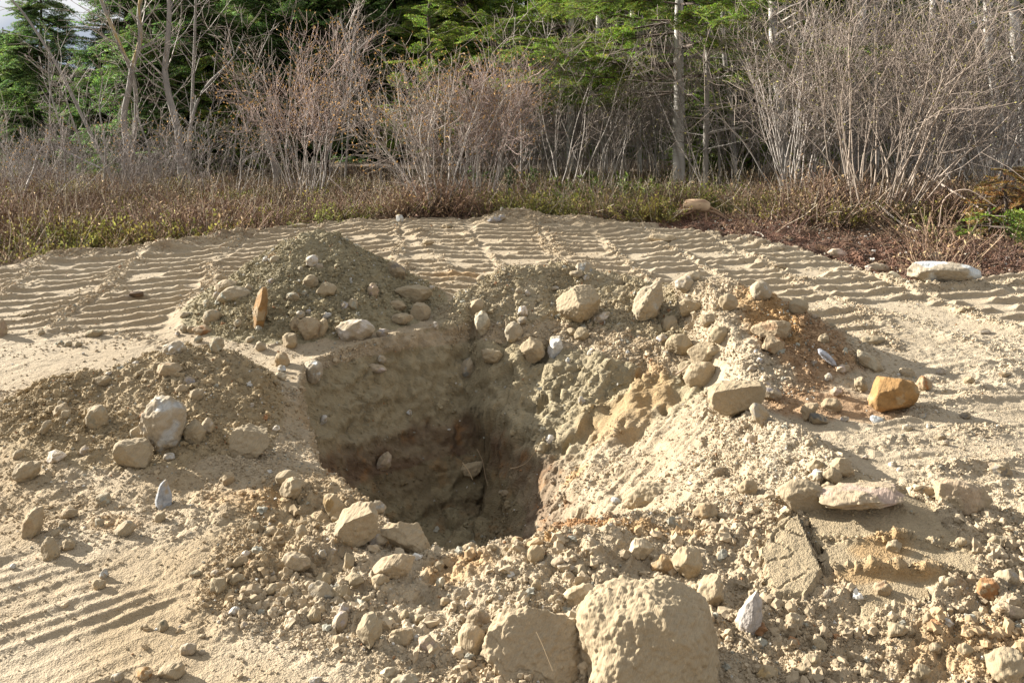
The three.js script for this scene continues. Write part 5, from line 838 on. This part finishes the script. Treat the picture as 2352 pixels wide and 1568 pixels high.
  scatter('twig_litter', tw, barkMat, l3, 'reddish litter of roots and twigs on the dark soil at the right', 'twig litter');
}
// ---- leafy evergreen bushes, the dead spruce, sticks and the torn-out stump
function laurel(label, x, d, h, w, seed, col) { const r = rng(seed), wd = new Wood(), lf = new Wood(); for (let s = 0; s < 22; s++) { const a = r() * 6.283, u = Math.sqrt(r()), pts = path(r, V(Math.cos(a) * u * w * 0.3, 0, Math.sin(a) * u * w * 0.3), V(Math.cos(a) * u * w / h * 0.7, 1, Math.sin(a) * u * w / h * 0.7), h * (0.6 + 0.45 * r()), 4, 0.35, 0.02); wd.tube(pts, radii(4, 0.007, 0.003), 3, jit(TWIG, r)); for (let k = 0; k < 26; k++) { const p = pick(pts, 0.35 + 0.65 * Math.sqrt(r())), e = V(r() - 0.5, r() * 0.6 - 0.15, r() - 0.5).normalize(), n = V(r() - 0.5, 0.8, r() - 0.5).normalize(); lf.leaf(p.x, p.y, p.z, e.x, e.y, e.z, n.x, n.y, n.z, 0.06 + 0.03 * r(), 0.013, jit(col, r, 0.35)); } } const g = group('laurel_bush', ...foot(x, 0, d)); put('stems', wd.geo(), barkMat, g); put('leaves', lf.geo(), leafMat, g).userData.kind = 'stuff'; return tag(g, label, 'bush'); }
laurel('dark green leafy bush below the slimmer grey fir, leftmost of three', 1160, 12.6, 0.6, 0.8, 61, [0.08, 0.125, 0.028]);
laurel('green leafy bush between the two firs, middle of three', 1370, 11.8, 0.5, 0.9, 62, [0.14, 0.19, 0.035]);
laurel('yellow-green leafy bush left of the straight pale fir, rightmost of three', 1490, 11.4, 0.42, 0.9, 63, [0.18, 0.22, 0.04]);
conifer({ seed: 71, x: 2310, d: 8.6, h: 0.68, y0: 0.12, len: 0.34, kind: 'rust', step: 0.08, limbs: 5, every: 0.1, tr: 0.018, sc: 0.9, name: 'dead_spruce', label: 'small dead spruce with orange-brown needles at the right edge' });
conifer({ seed: 72, x: 2275, d: 8.3, h: 0.3, y0: 0.05, len: 0.26, kind: 'bright', step: 0.1, limbs: 4, every: 0.14, tr: 0.012, sc: 0.8, label: 'tiny green spruce beneath the dead orange-brown one' });
function stick(label, pts, d0, d1, r0, r1, col) { const w = new Wood(), n = pts.length, q = pts.map(([x, y], k) => { const p = P(x, y, mix(d0, d1, k / (n - 1))); return V(p[0], p[2], -p[1]); }), c = new THREE.CatmullRomCurve3(q).getPoints(14); const m = put('stick', (w.tube(c, radii(14, r0, r1), 5, col), w.geo()), barkMat); return tag(m, label, 'stick'); }
stick('long pale stick sloping down to the right across the dark soil', [[2014, 466], [2070, 512], [2140, 542], [2195, 563]], 9.1, 8.2, 0.012, 0.006, [0.5, 0.42, 0.34]);
stick('dead grey branch arching over toward the dead spruce', [[2120, 395], [2190, 440], [2270, 490], [2340, 548]], 9.6, 8.1, 0.013, 0.007, [0.32, 0.25, 0.2]);
stick('thin branch arching from the dark soil at the right', [[2158, 520], [2172, 455], [2220, 435], [2290, 475]], 8.7, 8.3, 0.007, 0.004, [0.4, 0.31, 0.24]);
stick('pale stick lying at the near edge of the dark soil', [[1725, 532], [1748, 536], [1765, 556], [1790, 568]], 8.6, 8.2, 0.007, 0.005, [0.5, 0.43, 0.34]);
stick('thin pale stick standing in the brown heath left of the middle bush', [[752, 405], [800, 450], [830, 490], [838, 500]], 10.2, 9.9, 0.006, 0.005, [0.42, 0.35, 0.28]);
stick('pale fallen stick lying in the left heath', [[455, 500], [470, 508], [485, 514], [500, 519]], 9.4, 9.2, 0.009, 0.007, [0.5, 0.44, 0.36]);
stick('crooked grey snag standing in the brush at the far left', [[56, 490], [60, 430], [76, 390], [88, 350], [104, 334]], 11, 11, 0.018, 0.010, [0.42, 0.38, 0.34]);
stick('grey dead branch lying in the brush at the far left', [[130, 336], [175, 360], [230, 386]], 12, 11.8, 0.014, 0.012, [0.36, 0.33, 0.31]);
stick('thin root across the face of the split brownish boulder', [[1232, 1450], [1246, 1480], [1258, 1510], [1270, 1540]], 2.31, 2.25, 0.0012, 0.0009, [0.26, 0.19, 0.11]);
stick('root end hanging over the shaded floor of the pit', [[1172, 1076], [1190, 1072], [1210, 1062], [1226, 1040]], 4.75, 4.72, 0.0025, 0.0015, [0.34, 0.25, 0.15]);
stick('thin root sticking out of the brown layer in the pit wall', [[1062, 1062], [1075, 1080], [1084, 1098], [1086, 1102]], 4.9, 4.82, 0.003, 0.0015, [0.36, 0.26, 0.15]);
stick('fine hanging root in the middle of the shaded pit wall', [[1095, 1030], [1108, 1058], [1114, 1090], [1120, 1115]], 4.98, 4.85, 0.0018, 0.0012, [0.28, 0.2, 0.12]);
stick('short root at the foot of the sunny slope right of the pit', [[1552, 860], [1568, 850], [1580, 838]], 4.75, 4.8, 0.006, 0.004, [0.4, 0.3, 0.2]);
{ // stump: a pale torn root with stubs
  const d = 9.3, f = foot(1598, 0, d), g = group('tree_stump', ...f), w = new Wood(), rt = new Wood(), pale = (p, m) => { const q = 0.85 + 0.35 * noise(p.x * 20, p.y * 20, p.z * 20 + m.x); return [0.56 * q, 0.40 * q, 0.24 * q]; };
  const L = (x, y, z = 0) => { const q = P(x, y, d); return V(q[0] - f[0], q[2] - f[1], z); };
  const bulge = (pts, rr) => w.tube(pts, rr.map((v, k) => v * (1 + 0.2 * noise(k * 1.7, 3.3))), 11, (p, m) => { const c = pale(p, m), q = noise(m.x * 2.5, m.y * 2.5, p.x * 18); if (q > 0.1) lay(c, [0.20, 0.12, 0.07], 0.85); return c; });
  bulge([L(1572, 480), L(1573, 479), L(1582, 474, 0.01), L(1598, 470, 0.02), L(1614, 472, 0.02), L(1626, 476, 0.03), L(1630, 477, 0.03)], [0.004, 0.045, 0.07, 0.062, 0.064, 0.05, 0.012]); put('trunk', w.geo(), barkMat, g);
  const q = rng(17); for (let k = 0; k < 11; k++) { const s = L(1576 + 52 * q(), 470 + 14 * q(), 0.02), a = 0.012 + 0.02 * q() * q(), e = path(q, s, V(q() - 0.4, q() * 0.9 - 0.75, 0.4 * q()), 0.2 + 0.2 * q(), 5, 0.9, -0.04); rt.tube(e, radii(5, a, a * 0.25), 6, (p, m) => { const c = pale(p, m); lay(c, [0.22, 0.12, 0.07], k % 3 ? 0.7 : 0.15); return c; }); }
  put('roots', rt.geo(), barkMat, g);
  const er = new Wood(), r = rng(6); for (let k = 0; k < 60; k++) { const a = L(1562 + r() * 30, 466 + r() * 34, 0.02); er.tube(path(r, a, V(r() - 0.6, r() - 0.6, r() - 0.3), 0.12, 3, 0.9, -0.1), radii(3, 0.004, 0.002), 3, [0.2, 0.1, 0.06]); } put('root_hairs', er.geo(), barkMat, g).userData.kind = 'stuff';
  tag(g, 'torn-out stump of pale wood with roots at the foot of the straight pale fir', 'stump');
}

// ---------------------------------------------------------------- draw
const renderer = new THREE.WebGLRenderer({ antialias: true });
renderer.shadowMap.enabled = true; renderer.toneMapping = THREE.LinearToneMapping; renderer.toneMappingExposure = EXPOSURE;
renderer.setSize(1024, 682);
renderer.render(scene, camera);
